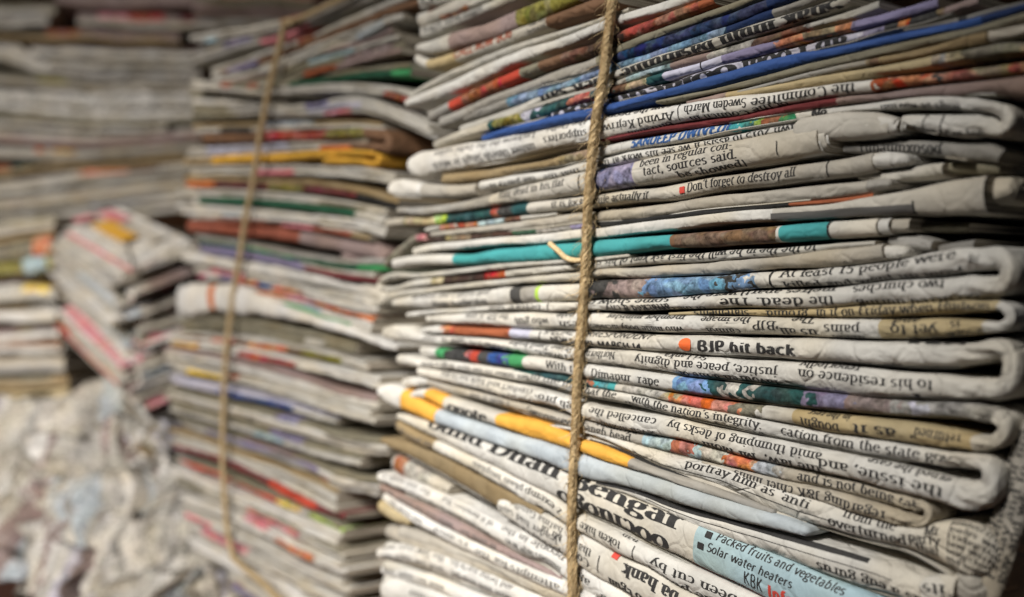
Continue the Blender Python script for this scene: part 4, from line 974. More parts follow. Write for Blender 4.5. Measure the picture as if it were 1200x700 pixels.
rope('hairy jute twine running down the middle of the sharp front bundle',
     [(727,-60),(721,-20),(718,0),(712,50),(708,85),(703,115),(699,135),(694,180),(692,205),(689,240),(687,300),(684,345),(682,372),(679,410),(676,450),(675,490),(673,530),(671,570),(670,610),(670,650),(671,700),(672,760)],
     .0040, .00155, fib=1800, tail=[(644.5,286,.0010),(650,290.5,.0014),(656,296,.0016),(662,302,.0014),(669,305,.0010),(678,306,.0004),(686,305,-.0004)], seed=4)
rope('blurred jute twine tied round the second bundle, with a knot at the top',
     [(345,28),(335,26),(329,50),(320,85),(311,125),(304,165),(297,210),(289,250),(283,290),(275,335),(269,380),(264,430),(262,480),(261,530),(263,580),(267,625),(274,655)], .007, .0021, fib=60, seed=5, frame=SECOND, mat=JUTE2)
rope('short end of twine leaving the top knot of the second bundle to the upper right', [(338,27),(360,18),(385,6),(420,-12),(450,-30)], .005, .0017, fib=20, seed=6, frame=SECOND, mat=JUTE2)
rope('orange brown twine slanting down right at the foot of the second bundle', [(272,652),(285,664),(300,676),(320,695),(345,722)], .011, .0022, fib=20, seed=8, frame=SECOND, mat=JUTE2)

# ------------------------------------------------------------ second bundle
SEC = 'newspapers in the blurred second bundle'
MUTE[0] = .0
PALE = ['light', 'grey', 'white', 'mauve', 'khaki', 'beige', 'light', 'tan2']
def sec(label, A, base='light', bands=None, mott=None, n=None, loop=None, B=None, solid=False, **o):
    nn = rng.uniform(-.002, .002) if n is None else n
    hm = sum(p[2] - p[1] for p in A) / len(A)
    bands = bands or []
    mt = list(mott or [])
    mt = [mt[0]] if len(mt) == 1 else ([(min(m_[0] for m_ in mt), max(m_[1] for m_ in mt))] if mt else None)
    if B:
        return newspaper(label, [dict(A=A, base=base, bands=bands, mott=mt, n=nn, loop=loop, B=B, o=o)], group=SEC, frame=SECOND, step=.0018, nt=9, depth=.16, wr=2.2)
    k = max(1, min(4, int(round(hm / 6.5))))
    if base != 'white' and base not in PALE or len(bands) > 1 or solid: k = 1 if hm < 8.5 or solid else 2
    fd = []
    cut = sorted([0, 1] + [j / k + rng.uniform(-.10, .10) / k for j in range(1, k)])
    for j in range(k):
        u0, u1 = cut[j], cut[j + 1]; dx = rng.uniform(-6, 10) if j else 0; dl = rng.uniform(0, 9) if j else 0
        AA = [[x, yt + (yb - yt) * u0, yt + (yb - yt) * (u1 + .03)] for x, yt, yb in A]
        AA[-1][0] += dx; AA[0][0] += dl
        if AA[0][0] >= AA[1][0]: AA[0][0] = AA[1][0] - 3
        if AA[-1][0] <= AA[-2][0]: AA[-1][0] = AA[-2][0] + 3
        main = (j == k // 2) or k == 1
        bs_ = base if main or rng.random() < .45 else rng.choice(PALE)
        bb = bands if main else [(a_ + rng.uniform(-4, 30), b_ - rng.uniform(-4, 30), c_) for a_, b_, c_ in bands if b_ - a_ > 70 and rng.random() < .4]
        if bs_ in ('maroon', 'navy', 'dgreen', 'green', 'orange', 'mustard', 'brown') and not main: bs_ = rng.choice(PALE)
        if not bb and rng.random() < .5:
            q0 = rng.uniform(AA[0][0], AA[-1][0] - 60); bb = [(q0, q0 + rng.uniform(12, 60), rng.choice(['grey', 'mauve', 'pink', 'bluegrey', 'dgrey', 'tan2', 'rust', 'violet', 'khaki']))]
        fd.append(dict(A=[tuple(p) for p in AA], base=bs_, bands=bb, mott=mt if main else [(b_[0], b_[1]) for b_ in bb] or None, n=nn - abs(rng.uniform(0, .0012)) * (0 if main else 1), o=o))
    newspaper(label, fd, group=SEC, frame=SECOND, step=.0022, nt=8, depth=.16, wr=2.2)
sec('dark grey newspaper rising to the upper right at the top of the second bundle', [(222,42,52),(260,36,48),(330,22,35),(400,-5,9),(450,-28,-14)], 'grey', bands=[(240,252,'pblue')])
sec('grey newspaper second from the top of the second bundle', [(221,62,79),(283,45,58),(331,31,45),(386,8,22),(440,-14,0)], 'grey')
sec('blackish newspaper in the shade near the top of the second bundle', [(245,80,92),(317,58,72),(386,32,45),(454,0,20),(490,-12,5)], 'brown')
sec('light newspaper with a blunt bright tip near the top right of the second bundle', [(249,87,98),(334,66,80),(386,46,60),(430,28,42),(461,12,28),(474,8,22)], 'light')
sec('newspaper with a sky blue stretch in the upper second bundle', [(266,94,102),(327,78,92),(358,65,78),(410,51,63),(464,31,45)], 'khaki', bands=[(358,412,'pblue'),(412,470,'light')])
sec('newspaper with a brown patch under the sky blue one', [(266,101,108),(334,89,101),(368,74,89),(420,62,75),(475,45,62)], 'khaki', bands=[(360,395,'rust'),(395,480,'mauve')])
sec('dark green newspaper near the top right of the second bundle', [(317,96,104),(368,88,98),(420,79,92),(482,71,89)], 'dgreen', bands=[(455,490,'green')])
sec('wide pale newspaper with an orange print at its right end, second bundle', [(221,93,104),(317,98,112),(386,97,108),(430,98,110),(471,103,119),(500,116,132),(515,125,140)], 'light', bands=[(450,480,'rust')], mott=[(445,482)])
sec('recessed brown newspaper in a hollow left of the twine, second bundle', [(221,106,138),(260,108,138),(300,110,136),(330,114,130)], 'tan2', n=-.01, tint=.7) if False else \
sec('recessed brown newspaper in a hollow left of the twine, second bundle', [(221,106,138),(260,108,138),(300,110,136),(330,114,130)], 'khaki', n=-.012)
sec('pale folded newspaper with a violet centre and hooked right end, second bundle', [(310,125,137),(365,121,137),(427,114,134),(454,124,141),(480,134,152),(505,148,166)], 'light', bands=[(360,425,'lilac')])
sec('grey white newspaper above the orange red one, second bundle', [(225,145,157),(310,143,154),(390,141,151),(427,141,151),(450,144,154)], 'light')
sec('newspaper with an orange red stretch ending in a brown roll, second bundle', [(238,157,169),(310,155,166),(386,153,163),(440,151,164)], 'brown', bands=[(310,388,'red'),(388,430,'olive')], mott=[(310,430)], loop=[(455,163),(456,172)], B=[(410,166,174),(440,167,178)])
sec('newspaper with violet and white checks and a bright orange right end', [(218,173,185),(300,169,181),(372,165,176),(434,162,175)], 'white', bands=[(240,340,'lilac'),(372,434,'orange')], mott=[(218,372)])
sec('mustard yellow newspaper with a rounded looped end, second bundle', [(214,185,196),(317,178,190),(420,176,183),(440,177,184)], 'mustard', loop=[(447,186)], B=[(380,184,192),(420,186,193),(440,188,196)], bands=[(205,250,'tan2')])
sec('grey text newspaper under the mustard one, second bundle', [(221,196,206),(300,193,205),(380,194,207),(440,198,213),(465,204,218)], 'light')
sec('newspaper with an orange left end and maroon middle, second bundle', [(218,205,220),(255,206,220),(317,209,223),(386,213,228),(437,224,239),(468,234,249)], 'maroon', bands=[(218,254,'orange'),(315,356,'olive'),(420,470,'black')], mott=[(254,440)])
sec('greyish white newspaper between the orange and the green one, second bundle', [(207,222,232),(283,222,232),(351,228,238),(420,238,248),(458,246,262)], 'light')
sec('thin dark green newspaper edge, second bundle', [(225,231,239),(283,232,241),(351,238,247),(420,248,256),(455,256,266)], 'light', bands=[(235,420,'dgreen')])
sec('thick white newspaper above the brown ones, second bundle', [(205,238,252),(283,243,257),(351,250,262),(420,257,269),(458,265,280)], 'white')
sec('reddish brown newspaper, upper of the two brown ones', [(225,254,260),(300,254,263),(380,263,272),(437,270,283)], 'brick', bands=[(330,370,'pink'),(415,440,'tan2')])
sec('dull brown newspaper with a rounded double end, lower of the two brown ones', [(218,258,272),(283,263,278),(351,270,286),(420,282,300),(440,286,303)], 'brown' if False else 'mauve', bands=[(218,350,'brick')], loop=[(450,298)], B=[(400,297,303),(438,301,307)])
sec('green newspaper with a bright green tip touching the front bundle', [(228,275,285),(283,283,292),(351,297,306),(410,304,316),(440,302,318),(454,304,317)], 'dgreen', bands=[(420,458,'green'),(285,345,'green')], n=.001)
sec('navy newspaper turning crimson in its right half, second bundle', [(231,286,297),(283,292,303),(358,307,317),(403,316,327),(444,320,332)], 'navy', bands=[(230,360,'violet'),(360,450,'maroon'),(400,440,'red')][0:2])
sec('thick white newspaper just below the crimson one', [(214,293,308),(283,305,320),(351,315,332),(420,331,347),(443,336,354)], 'white', loop=[(450,350)], B=[(425,349,354),(440,352,358)])
sec('white newspaper dotted with navy and orange, second bundle', [(225,312,326),(300,322,336),(351,334,349),(420,346,363),(443,352,368)], 'white', bands=[(225,240,'pink'),(255,272,'violet'),(272,300,'orange'),(300,318,'blue'),(322,352,'orange')], mott=[(225,352)])
sec('newspaper with an orange red lettered stretch above the green one, second bundle', [(295,337,343),(340,342,351),(420,362,373),(436,366,380)], 'orange', mott=[(330,420)])
sec('newspaper with a bright green stretch and white end, second bundle', [(300,346,352),(336,351,360),(412,373,385),(438,376,392)], 'green', bands=[(290,334,'white'),(413,440,'white')])
sec('large white newspaper bulging at its left end across the twine', [(204,337,370),(225,331,370),(249,330,367),(283,337,368),(317,350,371),(351,364,378),(403,381,392),(471,406,413)], 'twhite', bands=[(252,259,'orange')], n=.004, wr=.8) if False else \
sec('large white newspaper bulging at its left end across the twine', [(204,337,370),(225,331,370),(249,330,367),(283,337,368),(317,350,371),(351,364,378),(403,381,392),(471,406,413)], 'twhite', bands=[(252,259,'orange')], n=.004, solid=True)
sec('grey brown newspaper beneath the white bulge, second bundle', [(207,375,389),(283,372,389),(334,381,401),(375,390,406),(420,402,416)], 'khaki', bands=[(355,378,'light')])
sec('newspaper with red and orange spots left and an olive stretch right, second bundle', [(200,388,398),(249,391,401),(283,392,408),(334,401,413),(400,415,427),(430,424,436)], 'brown', bands=[(249,275,'red'),(290,338,'orange'),(355,400,'olive'),(400,432,'cream')], mott=[(240,400)])
sec('white newspaper with scattered red print, second bundle', [(195,393,405),(266,402,416),(351,420,432),(420,436,451),(446,442,460)], 'white', bands=[(205,236,'mustard'),(285,352,'red')], mott=[(205,352)])
sec('off white newspaper fold in the middle of the second bundle', [(190,405,418),(266,416,432),(334,432,450),(403,456,470),(445,464,482)], 'white')
sec('newspaper with a yellow patch near its left end, second bundle', [(197,421,436),(262,436,446),(334,451,465),(410,474,489),(440,482,500)], 'light', bands=[(225,262,'yellow')])
sec('newspaper with a soft blue edge, second bundle', [(197,439,449),(250,449,460),(334,468,480),(400,487,498)], 'lilac', bands=[(255,340,'blue'),(340,400,'light')], mott=[(255,340)])
sec('broad white newspaper in the lower middle of the second bundle', [(190,452,466),(283,474,490),(375,500,516),(410,510,528),(454,514,536)], 'white')
sec('newspaper with a pale blue stretch, lower second bundle', [(200,470,482),(300,498,511),(386,524,540),(430,530,548)], 'light', bands=[(300,332,'pblue')], mott=[(215,360)])
sec('newspaper with a broad deep blue stretch and crumpled white end', [(207,487,499),(273,508,522),(369,541,557),(393,548,573),(420,556,578),(450,560,584)], 'white', bands=[(200,240,'maroon'),(240,372,'violet'),(290,372,'blue')][1:2])
sec('pale newspaper below the deep blue one', [(200,501,512),(300,534,546),(393,571,588),(400,574,592)], 'light')
sec('newspaper with a maroon to crimson edge, lower second bundle', [(200,514,526),(283,539,551),(386,588,604),(400,594,610)], 'maroon', bands=[(318,372,'red')])
sec('bright red edged newspaper with yellow prints, lower second bundle', [(202,532,541),(283,561,571),(317,576,587),(393,611,621),(400,615,627)], 'white', bands=[(202,322,'red'),(322,350,'yellow'),(362,400,'lime')], mott=[(322,400)])
sec('plain white newspaper at the corner, lower second bundle', [(200,546,558),(283,578,592),(351,605,621),(402,626,643)], 'white')
sec('newspaper with dull red lettering, lower second bundle', [(205,562,573),(293,590,603),(351,619,632),(402,645,657)], 'light', bands=[(290,352,'pink')], mott=[(290,360)])
sec('newspaper with an orange stretch near the corner, lower second bundle', [(208,577,588),(314,617,630),(372,648,661),(403,660,676)], 'white', bands=[(325,372,'orange')], mott=[(325,372)])
sec('newspaper with a faded orange spot at its left end, lower second bundle', [(212,592,606),(300,630,646),(351,659,675),(403,681,698)], 'light', bands=[(215,250,'pink')])
sec('grey newspaper third from the visible foot of the second bundle', [(216,610,624),(300,650,664),(403,702,718)], 'light')
sec('white newspaper second from the visible foot of the second bundle', [(222,628,642),(300,668,684),(403,722,740)], 'twhite')
sec('pale newspaper at the visible foot of the second bundle', [(226,648,662),(300,688,706),(403,745,765)], 'light')

# ------------------------------------------------------------ newspapers that close both bundles down to the shelf, out of frame
def block_fold(A, **k): return dict(A=A, o=k)
for i in range(12):
    z0 = 700 + i * 28
    newspaper('%s plain newspaper below the visible part of the sharp front bundle' % ORD[i], [dict(A=[(x, 350 + (z0 + 40 - 350) * (x + 283) / 1083, 350 + (z0 + 66 - 350) * (x + 283) / 1083) for x in (446, 600, 800, 1000, 1180)], base=rng.choice(['light','white','beige']), n=-.001)], step=.004, nt=7)

# ------------------------------------------------------------ generic newspapers behind
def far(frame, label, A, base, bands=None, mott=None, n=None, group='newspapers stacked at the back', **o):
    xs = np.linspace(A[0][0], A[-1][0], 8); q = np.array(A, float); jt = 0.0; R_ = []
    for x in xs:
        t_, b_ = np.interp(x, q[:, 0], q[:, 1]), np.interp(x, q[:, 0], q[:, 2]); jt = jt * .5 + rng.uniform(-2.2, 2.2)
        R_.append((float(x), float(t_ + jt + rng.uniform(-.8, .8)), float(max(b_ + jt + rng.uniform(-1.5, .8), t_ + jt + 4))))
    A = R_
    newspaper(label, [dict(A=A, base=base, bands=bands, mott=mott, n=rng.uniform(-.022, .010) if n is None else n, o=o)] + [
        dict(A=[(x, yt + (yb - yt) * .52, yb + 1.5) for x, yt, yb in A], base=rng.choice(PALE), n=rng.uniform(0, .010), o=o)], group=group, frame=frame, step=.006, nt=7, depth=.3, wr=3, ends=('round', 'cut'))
FARR = [
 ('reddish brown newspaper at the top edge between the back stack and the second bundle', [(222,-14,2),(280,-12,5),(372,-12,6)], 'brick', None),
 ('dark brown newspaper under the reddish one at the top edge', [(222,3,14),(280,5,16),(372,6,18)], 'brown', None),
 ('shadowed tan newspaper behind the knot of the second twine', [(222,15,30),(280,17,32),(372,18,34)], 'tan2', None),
 ('grey green newspaper at the very top left behind', [(-40,0,14),(40,2,16),(70,4,18)], 'khaki', None),
 ('pale grey green newspaper under it at the top left behind', [(-40,14,30),(40,14,31),(62,16,31)], 'grey', None),
 ('grey newspaper along the top edge behind', [(60,-12,4),(150,-10,6),(260,-6,8)], 'mauve', None),
 ('newspaper with a crimson and pink stretch behind at the top', [(85,14,30),(150,14,30),(215,18,34),(260,20,36)], 'mauve', [(112,148,'pink'),(148,192,'red'),(210,230,'maroon')]),
 ('newspaper with an orange brown spot at the upper left behind', [(-40,34,44),(55,34,46),(100,32,46),(160,36,50),(215,38,52)], 'mauve', [(-40,55,'black'),(55,92,'rust')]),
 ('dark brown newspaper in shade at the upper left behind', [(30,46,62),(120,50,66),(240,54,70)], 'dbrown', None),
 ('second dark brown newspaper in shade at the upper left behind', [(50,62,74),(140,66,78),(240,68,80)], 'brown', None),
 ('broad white newspaper sloping from the left edge behind', [(-40,44,66),(10,50,72),(50,66,86),(90,78,92)], 'twhite', None),
 ('long grey newspaper above the olive spot behind', [(50,74,88),(120,80,96),(240,82,98)], 'grey', None),
 ('newspaper with an olive yellow spot at the left behind', [(-40,84,92),(38,92,102),(80,94,104),(140,96,106),(240,98,108)], 'khaki', [(40,78,'olive'),(78,130,'khaki'),(130,240,'light')]),
 ('long white newspaper sagging in the middle behind', [(-40,96,112),(20,104,122),(70,108,126),(140,110,130),(240,108,126)], 'white', None),
 ('second long white newspaper sagging in the middle behind', [(-40,114,130),(20,122,138),(70,126,142),(140,130,146),(240,126,142)], 'twhite', None),
 ('dark edged newspaper with a yellow spot behind', [(-40,138,144),(60,142,150),(140,142,152),(200,140,150)], 'brown', [(-40,50,'light'),(140,165,'mustard'),(165,200,'mauve')]),
 ('light grey newspaper at the left edge behind', [(-40,146,168),(40,150,168),(120,154,170),(240,144,160)], 'light', None),
 ('newspaper with small orange and yellow spots behind', [(-40,172,188),(50,168,184),(120,170,184),(240,160,174)], 'light', [(36,50,'orange'),(60,84,'mustard'),(100,130,'cream'),(168,200,'pink')]),
 ('newspaper with a blue stretch at the left behind', [(-40,198,212),(30,192,205),(70,182,196),(100,184,196),(240,174,190)], 'beige', [(-20,8,'rust'),(8,42,'dteal'),(48,82,'blue'),(82,100,'bluegrey')]),
 ('beige newspaper with an orange stretch behind', [(-40,212,228),(40,206,220),(100,196,210),(150,198,208),(240,186,198)], 'beige', [(95,150,'orange'),(150,185,'brown')]),
 ('tan newspaper behind, below the orange stretch', [(-40,228,240),(40,220,234),(120,208,222),(240,196,210)], 'mauve', None),
 ('brown newspaper behind, in the lower half', [(-40,240,252),(40,234,246),(120,222,236),(240,208,222)], 'tan2', None),
 ('newspaper with a long royal blue stretch behind', [(-40,254,264),(60,246,256),(120,240,250),(160,230,242),(240,214,228)], 'beige', [(105,160,'blue'),(160,215,'violet')]),
 ('newspaper with an orange end just above the leaning pile behind', [(20,256,266),(110,250,262),(170,242,254),(240,230,244)], 'cream', [(183,203,'red')]),
]
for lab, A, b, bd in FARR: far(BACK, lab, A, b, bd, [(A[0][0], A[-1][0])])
COLM = [
 ('dull brown newspaper at the left edge, above a dark slit', [(-40,262,280),(70,252,268)], 'khaki', None),
 ('newspaper with a dark slate edge at the left', [(-40,280,290),(66,262,272)], 'grey', [(15,66,'dgrey')]),
 ('newspaper with an orange spot at the left edge of the picture', [(-40,292,310),(66,276,298)], 'khaki', [(44,66,'orange')]),
 ('newspaper with a pale teal spot at the left edge of the picture', [(-40,310,326),(68,298,318)], 'olive', [(34,62,'pblue')]),
 ('white newspaper with a yellow spot at the left edge of the picture', [(-40,330,352),(70,336,352)], 'light', [(32,62,'yellow')]),
 ('white newspaper with a tan end at the left edge of the picture', [(-40,352,380),(70,352,374)], 'white', [(-40,18,'tan2')]),
 ('brown newspaper under the white ones at the left edge', [(-40,382,402),(74,378,396)], 'mauve', [(10,30,'tan2')]),
 ('grey beige newspaper in the left column', [(-40,404,418),(78,398,414)], 'brown', None),
 ('beige newspaper in the left column, below the middle', [(-40,420,440),(80,416,434)], 'beige', None),
 ('brown ended newspaper low in the left column', [(-40,442,458),(84,436,454)], 'khaki', [(55,84,'tan2')]),
 ('tan newspaper low in the left column', [(-40,460,478),(86,456,474)], 'tan', None),
 ('dark olive newspaper at the foot of the left column', [(-40,480,500),(90,476,496)], 'khaki', None),
 ('greenish newspaper at the foot of the left column', [(-40,502,530),(90,498,524)], 'olive', None),
]
for lab, A, b, bd in COLM: far(BACK2, lab, A, b, bd, [(A[0][0], A[-1][0])] if bd else None, group='newspapers in the left column')

# ------------------------------------------------------------ leaning pile of magazines between column and second bundle
def at(x, y, d): return np.array([(x - 600) / F * d, d, -(y - 350) / F * d])
def pile():
    Lc, Cc, Rc = at(70, 262, 1.14), at(146, 308, .93), at(216, 286, .97)
    down = np.array([at(150, 492, .93)[0] - Cc[0] + .012, -.01, at(150, 492, .93)[2] - Cc[2]])
    n = 40
    cols = ['white','twhite','pink','light','white','lilac','white','cream','white','light','white','twhite','cream','white','light','white','white','pink','light','white','twhite','white','cream','white',
            'light','white','twhite','white','mustard','white','light','red','white','teal','light','white','cream','white','light','white']
    look = {'pink':'pink','lilac':'lilac','cream':'cream','lime':'pale green','yellow':'yellow','orange':'orange','mustard':'dull yellow','twhite':'bright white','red':'red','teal':'teal','white':'white','light':'off white'}
    seen = {}
    for i in range(n):
        c = cols[i]
        t = i / n; th = 1 / n * .96
        j = np.array([rng.uniform(-.013, .013), rng.uniform(-.012, .012), 0])
        top = [Lc, Cc, Rc, Lc + Rc - Cc]
        # rounded-corner outline
        P = []
        for k in range(4):
            a, b, cc = top[k - 1], top[k], top[(k + 1) % 4]
            for u in (.04, .012, 0): P.append(b + (a - b) * u)
            for u in (.012, .04): P.append(b + (cc - b) * u)
        P = np.array(P) + j
        warp = np.array([0, 0, 1]) * (vnoise(np.arange(len(P)) * .35, np.full(len(P), i * .3), 3) * .011)[:, None]
        A_ = P + down * t + warp; B_ = P + down * (t + th) + warp
        m = len(P); mid = (P * 1.0 + (P - P.mean(axis=0)) * .012) + down * (t + th / 2) + warp
        V = np.vstack([A_, mid, B_])
        Fc = [list(range(m)), list(range(3 * m - 1, 2 * m - 1, -1))]
        for q in range(m):
            w_ = (q + 1) % m
            Fc += [[q, m + q, m + w_, w_], [m + q, 2 * m + q, 2 * m + w_, m + w_]]
        seen[c] = seen.get(c, 0) + 1
        nth = ['', 'second ', 'third ', 'fourth ', 'fifth ', 'sixth ', 'seventh ', 'eighth ', 'ninth ', 'tenth ', 'eleventh ', 'twelfth ', 'thirteenth ', 'fourteenth ', 'fifteenth ', 'sixteenth ', 'seventeenth ', 'eighteenth '][seen[c] - 1]
        loc = B_.mean(axis=0)
        e = empty('magazine', loc, '%s%s magazine from the top of the leaning blurred pile' % (nth or 'uppermost ', look[c]), 'magazine', 'magazines in the leaning pile')
        base_ = 'light' if c in ('white', 'twhite') and rng.random() < .5 else c
        st = [(0, base_)]; q0 = .10 if i else 1.0
        if not i: st = [(0, 'white')]
        while q0 < .85:
            q0 += rng.uniform(.05, .22); st.append((q0, rng.choice([base_, base_, 'light', 'grey', 'beige', 'cream', 'pink', 'bluegrey', 'khaki', 'twhite', 'mauve'])))
        ang_ = np.linspace(0, 1, m, endpoint=False); uvp = np.c_[np.tile(ang_, 3), np.repeat([0, .5, 1], m)]
        mesh_obj('magazine_pages', V, Fc, paper_mat('magazine_paper', st, [(.0, 1.0)], 1.12), e, uvp, smooth=False)
        if i == 0:   # printed cover: yellow and pink panels lie on the top sheet
            for nm, u0, u1, v0, v1, col_ in (('cover_panel', .20, .62, .30, .75, 'mustard'), ('cover_panel', .52, .80, .15, .60, 'cream'), ('cover_panel', .10, .45, .88, .97, 'pink'), ('cover_panel', .55, .85, .65, .95, 'pink')):
                e1, e2 = Rc - Cc, Lc - Cc
                q = [Cc + e1 * a + e2 * b + j + np.array([0, 0, .004]) for a, b in ((u0, v0), (u1, v0), (u1, v1), (u0, v1))]
                q2 = [p + np.array([0, 0, .0008]) for p in q]
                V = np.array(q + q2); Fc = [[4, 5, 6, 7], [0, 3, 2, 1]] + [[a, (a + 1) % 4, 4 + (a + 1) % 4, 4 + a] for a in range(4)]
                mesh_obj(nm, V, Fc, paper_mat('cover_print', [(0, col_)], [], 1.0), e, smooth=False)
pile()

# ------------------------------------------------------------ heap of loose crumpled newspapers on the shelf, lower left
def crumple(label, px, py, d, wx, wz, seed, base, tilt=0.0):
    n = 26; a, b = np.meshgrid(np.linspace(-1, 1, n), np.linspace(-1, 1, n), indexing='ij')
    r = random.Random(seed); c = at(px, py, d)
    ang = r.uniform(-.8, .8)
    u = a * wx; v = b * wz
    bulge = (1 - (a ** 2 + b ** 2) * .45)
    dpt = -.035 * bulge
    for o, (sc, am) in enumerate(((1.3, .035), (3.0, .016), (7, .006))):
        dpt = dpt - (np.abs(vnoise(a * sc + o, b * sc + seed, seed + o)) - .25) * am * 2
    fold_ = np.abs(np.sin((a * math.cos(ang) + b * math.sin(ang)) * 4 + seed)) * .010
    dpt = dpt - fold_
    x = c[0] + u * math.cos(tilt) - v * math.sin(tilt) + vnoise(b * 3, a * 2, seed + 8) * .02
    z = c[2] + u * math.sin(tilt) + v * math.cos(tilt) + vnoise(a * 3, b * 2, seed + 9) * .02
    y = c[1] + dpt + .35 * (v)           # leans back upward
    z = np.maximum(z, -.246)
    th = .004
    V1 = np.stack([x, y, z], -1).reshape(-1, 3); V2 = V1 + np.array([.0, .012, -.001]) 
    V2[:, 2] = np.maximum(V2[:, 2], -.2475)
    i = (np.arange(n - 1)[:, None] * n + np.arange(n - 1)[None]).ravel()
    F1 = np.c_[i, i + 1, i + n + 1, i + n]; F2 = np.c_[i, i + n, i + n + 1, i + 1] + n * n
    rim = list(range(n)) + [n * k + n - 1 for k in range(1, n)] + [n * (n - 1) + k for k in range(n - 2, -1, -1)] + [n * k for k in range(n - 2, 0, -1)]
    F3 = [[rim[k], rim[(k + 1) % len(rim)], rim[(k + 1) % len(rim)] + n * n, rim[k] + n * n] for k in range(len(rim))]
    st = [(0, base)]; q0 = 0
    while q0 < .9:
        q0 += r.uniform(.03, .14); st.append((q0, r.choice([base, 'white', 'light', 'grey', 'bluegrey', 'lilac', base, 'light', 'mauve', 'twhite'])))
    uv = np.stack([(a + 1) / 2, (b + 1) / 2], -1).reshape(-1, 2); uv = np.vstack([uv, uv])
    V = np.vstack([V1, V2])
    e = empty('loose_newspaper', [c[0], c[1], float(V[:, 2].min())], label, 'newspaper', 'crumpled loose newspapers in the heap')
    mesh_obj('crumpled_sheets', V, F1.tolist() + F2.tolist() + F3, paper_mat('crumpled_newsprint', st, [(.0, 1.0)], 1.05, 1.6), e, uv)
HEAP = [
 ('crumpled cream newspaper on top of the loose heap, under the left column', 75, 530, 1.02, 0.094, 0.059, 1, 'cream', .2),
 ('crumpled grey white newspaper at the left edge of the heap', 18, 540, 1.08, 0.065, 0.063, 2, 'light', -.3),
 ('folded whitish newspaper leaning between the heap and the second bundle', 146, 570, .97, 0.029, 0.059, 3, 'lilac', .45),
 ('crumpled pinkish newspaper at the lower left edge of the heap', 72, 605, .98, 0.056, 0.048, 4, 'white', .1),
 ('crumpled white newspaper in the middle of the heap', 110, 590, .94, 0.075, 0.048, 5, 'twhite', -.2),
 ('bright folded newspaper beside the second bundle in the heap', 176, 590, .95, 0.033, 0.035, 6, 'twhite', .2),
 ('crumpled newspaper near the bottom edge of the heap', 150, 668, .88, 0.085, 0.048, 7, 'white', .1),
 ('crumpled newspaper at the bottom next to the wooden rim', 112, 690, .90, 0.047, 0.041, 8, 'light', -.2),
 ('large crumpled newspaper at the bottom in front of the second bundle', 190, 668, .86, 0.052, 0.052, 9, 'twhite', .2),
 ('crumpled newspaper touching the orange twine at the bottom', 255, 722, .72, 0.047, 0.031, 10, 'white', .0),
 ('olive shaded newspaper at the top left of the heap', 25, 505, 1.10, 0.085, 0.035, 11, 'khaki', .0),
 ('dark tan newspaper wedged under the leaning pile', 172, 518, .98, 0.038, 0.021, 12, 'tan2', .0),
 ('small crumpled newspaper at the left rim below the greenish one', 30, 565, 1.05, 0.058, 0.050, 13, 'twhite', .3),
 ('creased newspaper lying over the middle of the heap', 92, 640, .92, 0.078, 0.050, 14, 'light', -.4),
 ('creased newspaper against the foot of the second bundle', 178, 630, .93, 0.058, 0.056, 15, 'twhite', .5),
 ('crushed cream newspaper just right of the heap centre', 140, 625, .90, 0.065, 0.050, 16, 'cream', .2),
 ('crushed newspaper in the bottom corner by the second bundle', 165, 705, .86, 0.078, 0.050, 17, 'white', -.1),
 ('flattened newspaper under the heap at the bottom', 212, 728, .80, 0.078, 0.045, 18, 'light', .3),
]
for h_ in HEAP: crumple(*h_)

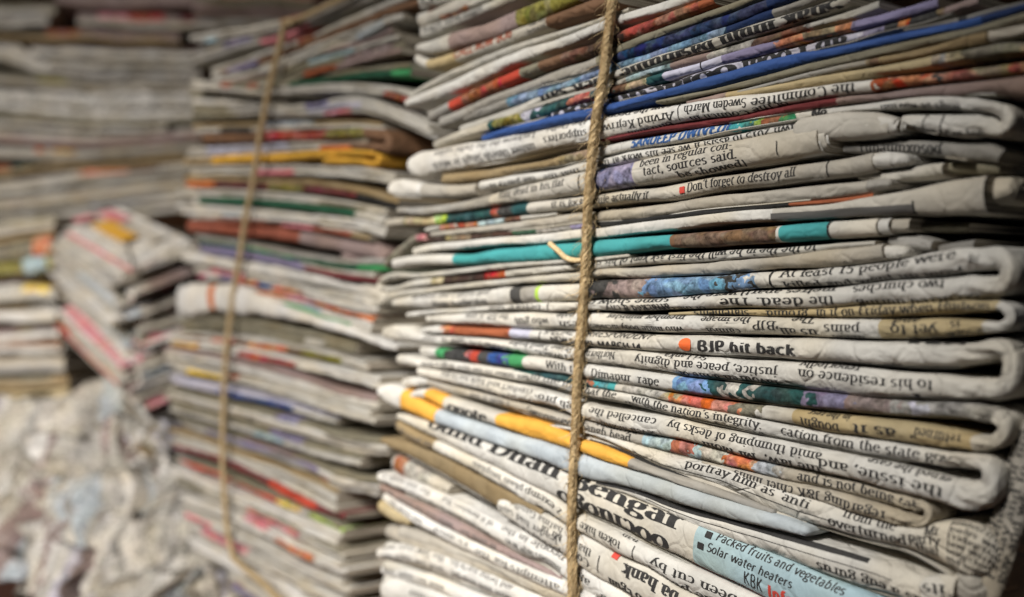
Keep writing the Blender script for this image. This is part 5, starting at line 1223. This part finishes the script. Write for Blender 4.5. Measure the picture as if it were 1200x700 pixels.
# ------------------------------------------------------------ shelf, wall and floor
def wood_mat():
    m, nd, lk, bs = new_mat('varnished_wood')
    tc = nd.new('ShaderNodeTexCoord'); mp = nd.new('ShaderNodeMapping'); mp.inputs['Scale'].default_value = (4, 40, 4); mp.inputs['Rotation'].default_value = (0, 0, .95)
    lk.new(tc.outputs['Object'], mp.inputs[0]); n = noise(nd, lk, mp.outputs[0], 2.0, 5, .6, .6)
    r = nd.new('ShaderNodeValToRGB'); r.color_ramp.elements[0].color = (.16, .05, .015, 1); r.color_ramp.elements[1].color = (.50, .22, .06, 1)
    lk.new(n.outputs[0], r.inputs[0]); lk.new(r.outputs[0], bs.inputs['Base Color']); bs.inputs['Roughness'].default_value = .45
    return m
WOOD = wood_mat()
def prism(name, pts, z0, z1, mat, kind='structure'):
    n = len(pts); V = [(x, y, z0) for x, y in pts] + [(x, y, z1) for x, y in pts]
    Fc = [list(range(n))[::-1], list(range(n, 2 * n))] + [[i, (i + 1) % n, n + (i + 1) % n, n + i] for i in range(n)]
    o = mesh_obj(name, V, Fc, mat, None, None, False); o['kind'] = kind
    return o
# front edge of the shelf runs parallel to the bundles
ed = [(-.62, 1.235), (-.57, 1.15), (-.386, .857), (-.20, .565), (.10, .085)]
prism('wooden_shelf', [(-.80, 1.52), (-.62, 1.235), (-.57, 1.15), (-.386, .857), (-.20, .565), (.085, .095), (.60, .45), (.30, 1.30), (-.10, 1.95), (-.80, 1.95)], -.275, -.2485, WOOD)
m, nd, lk, bs = new_mat('dark_plaster')
tc = nd.new('ShaderNodeTexCoord'); n_ = noise(nd, lk, tc.outputs['Object'], 3, 4, .6)
r_ = nd.new('ShaderNodeValToRGB'); r_.color_ramp.elements[0].color = (.07, .030, .02, 1); r_.color_ramp.elements[1].color = (.17, .075, .05, 1)
lk.new(n_.outputs[0], r_.inputs[0]); lk.new(r_.outputs[0], bs.inputs['Base Color']); bs.inputs['Roughness'].default_value = .9
DARK = m
prism('back_wall', [(-2.4, 2.05), (1.6, 2.05), (1.6, 2.15), (-2.4, 2.15)], -1.05, 1.3, DARK)
prism('right_wall', [(.78, -.2), (.90, -.2), (.90, 2.04), (.78, 2.04)], -1.05, 1.3, DARK)
prism('floor', [(-2.6, -1.4), (1.6, -1.4), (1.6, 2.3), (-2.6, 2.3)], -1.15, -1.052, DARK)
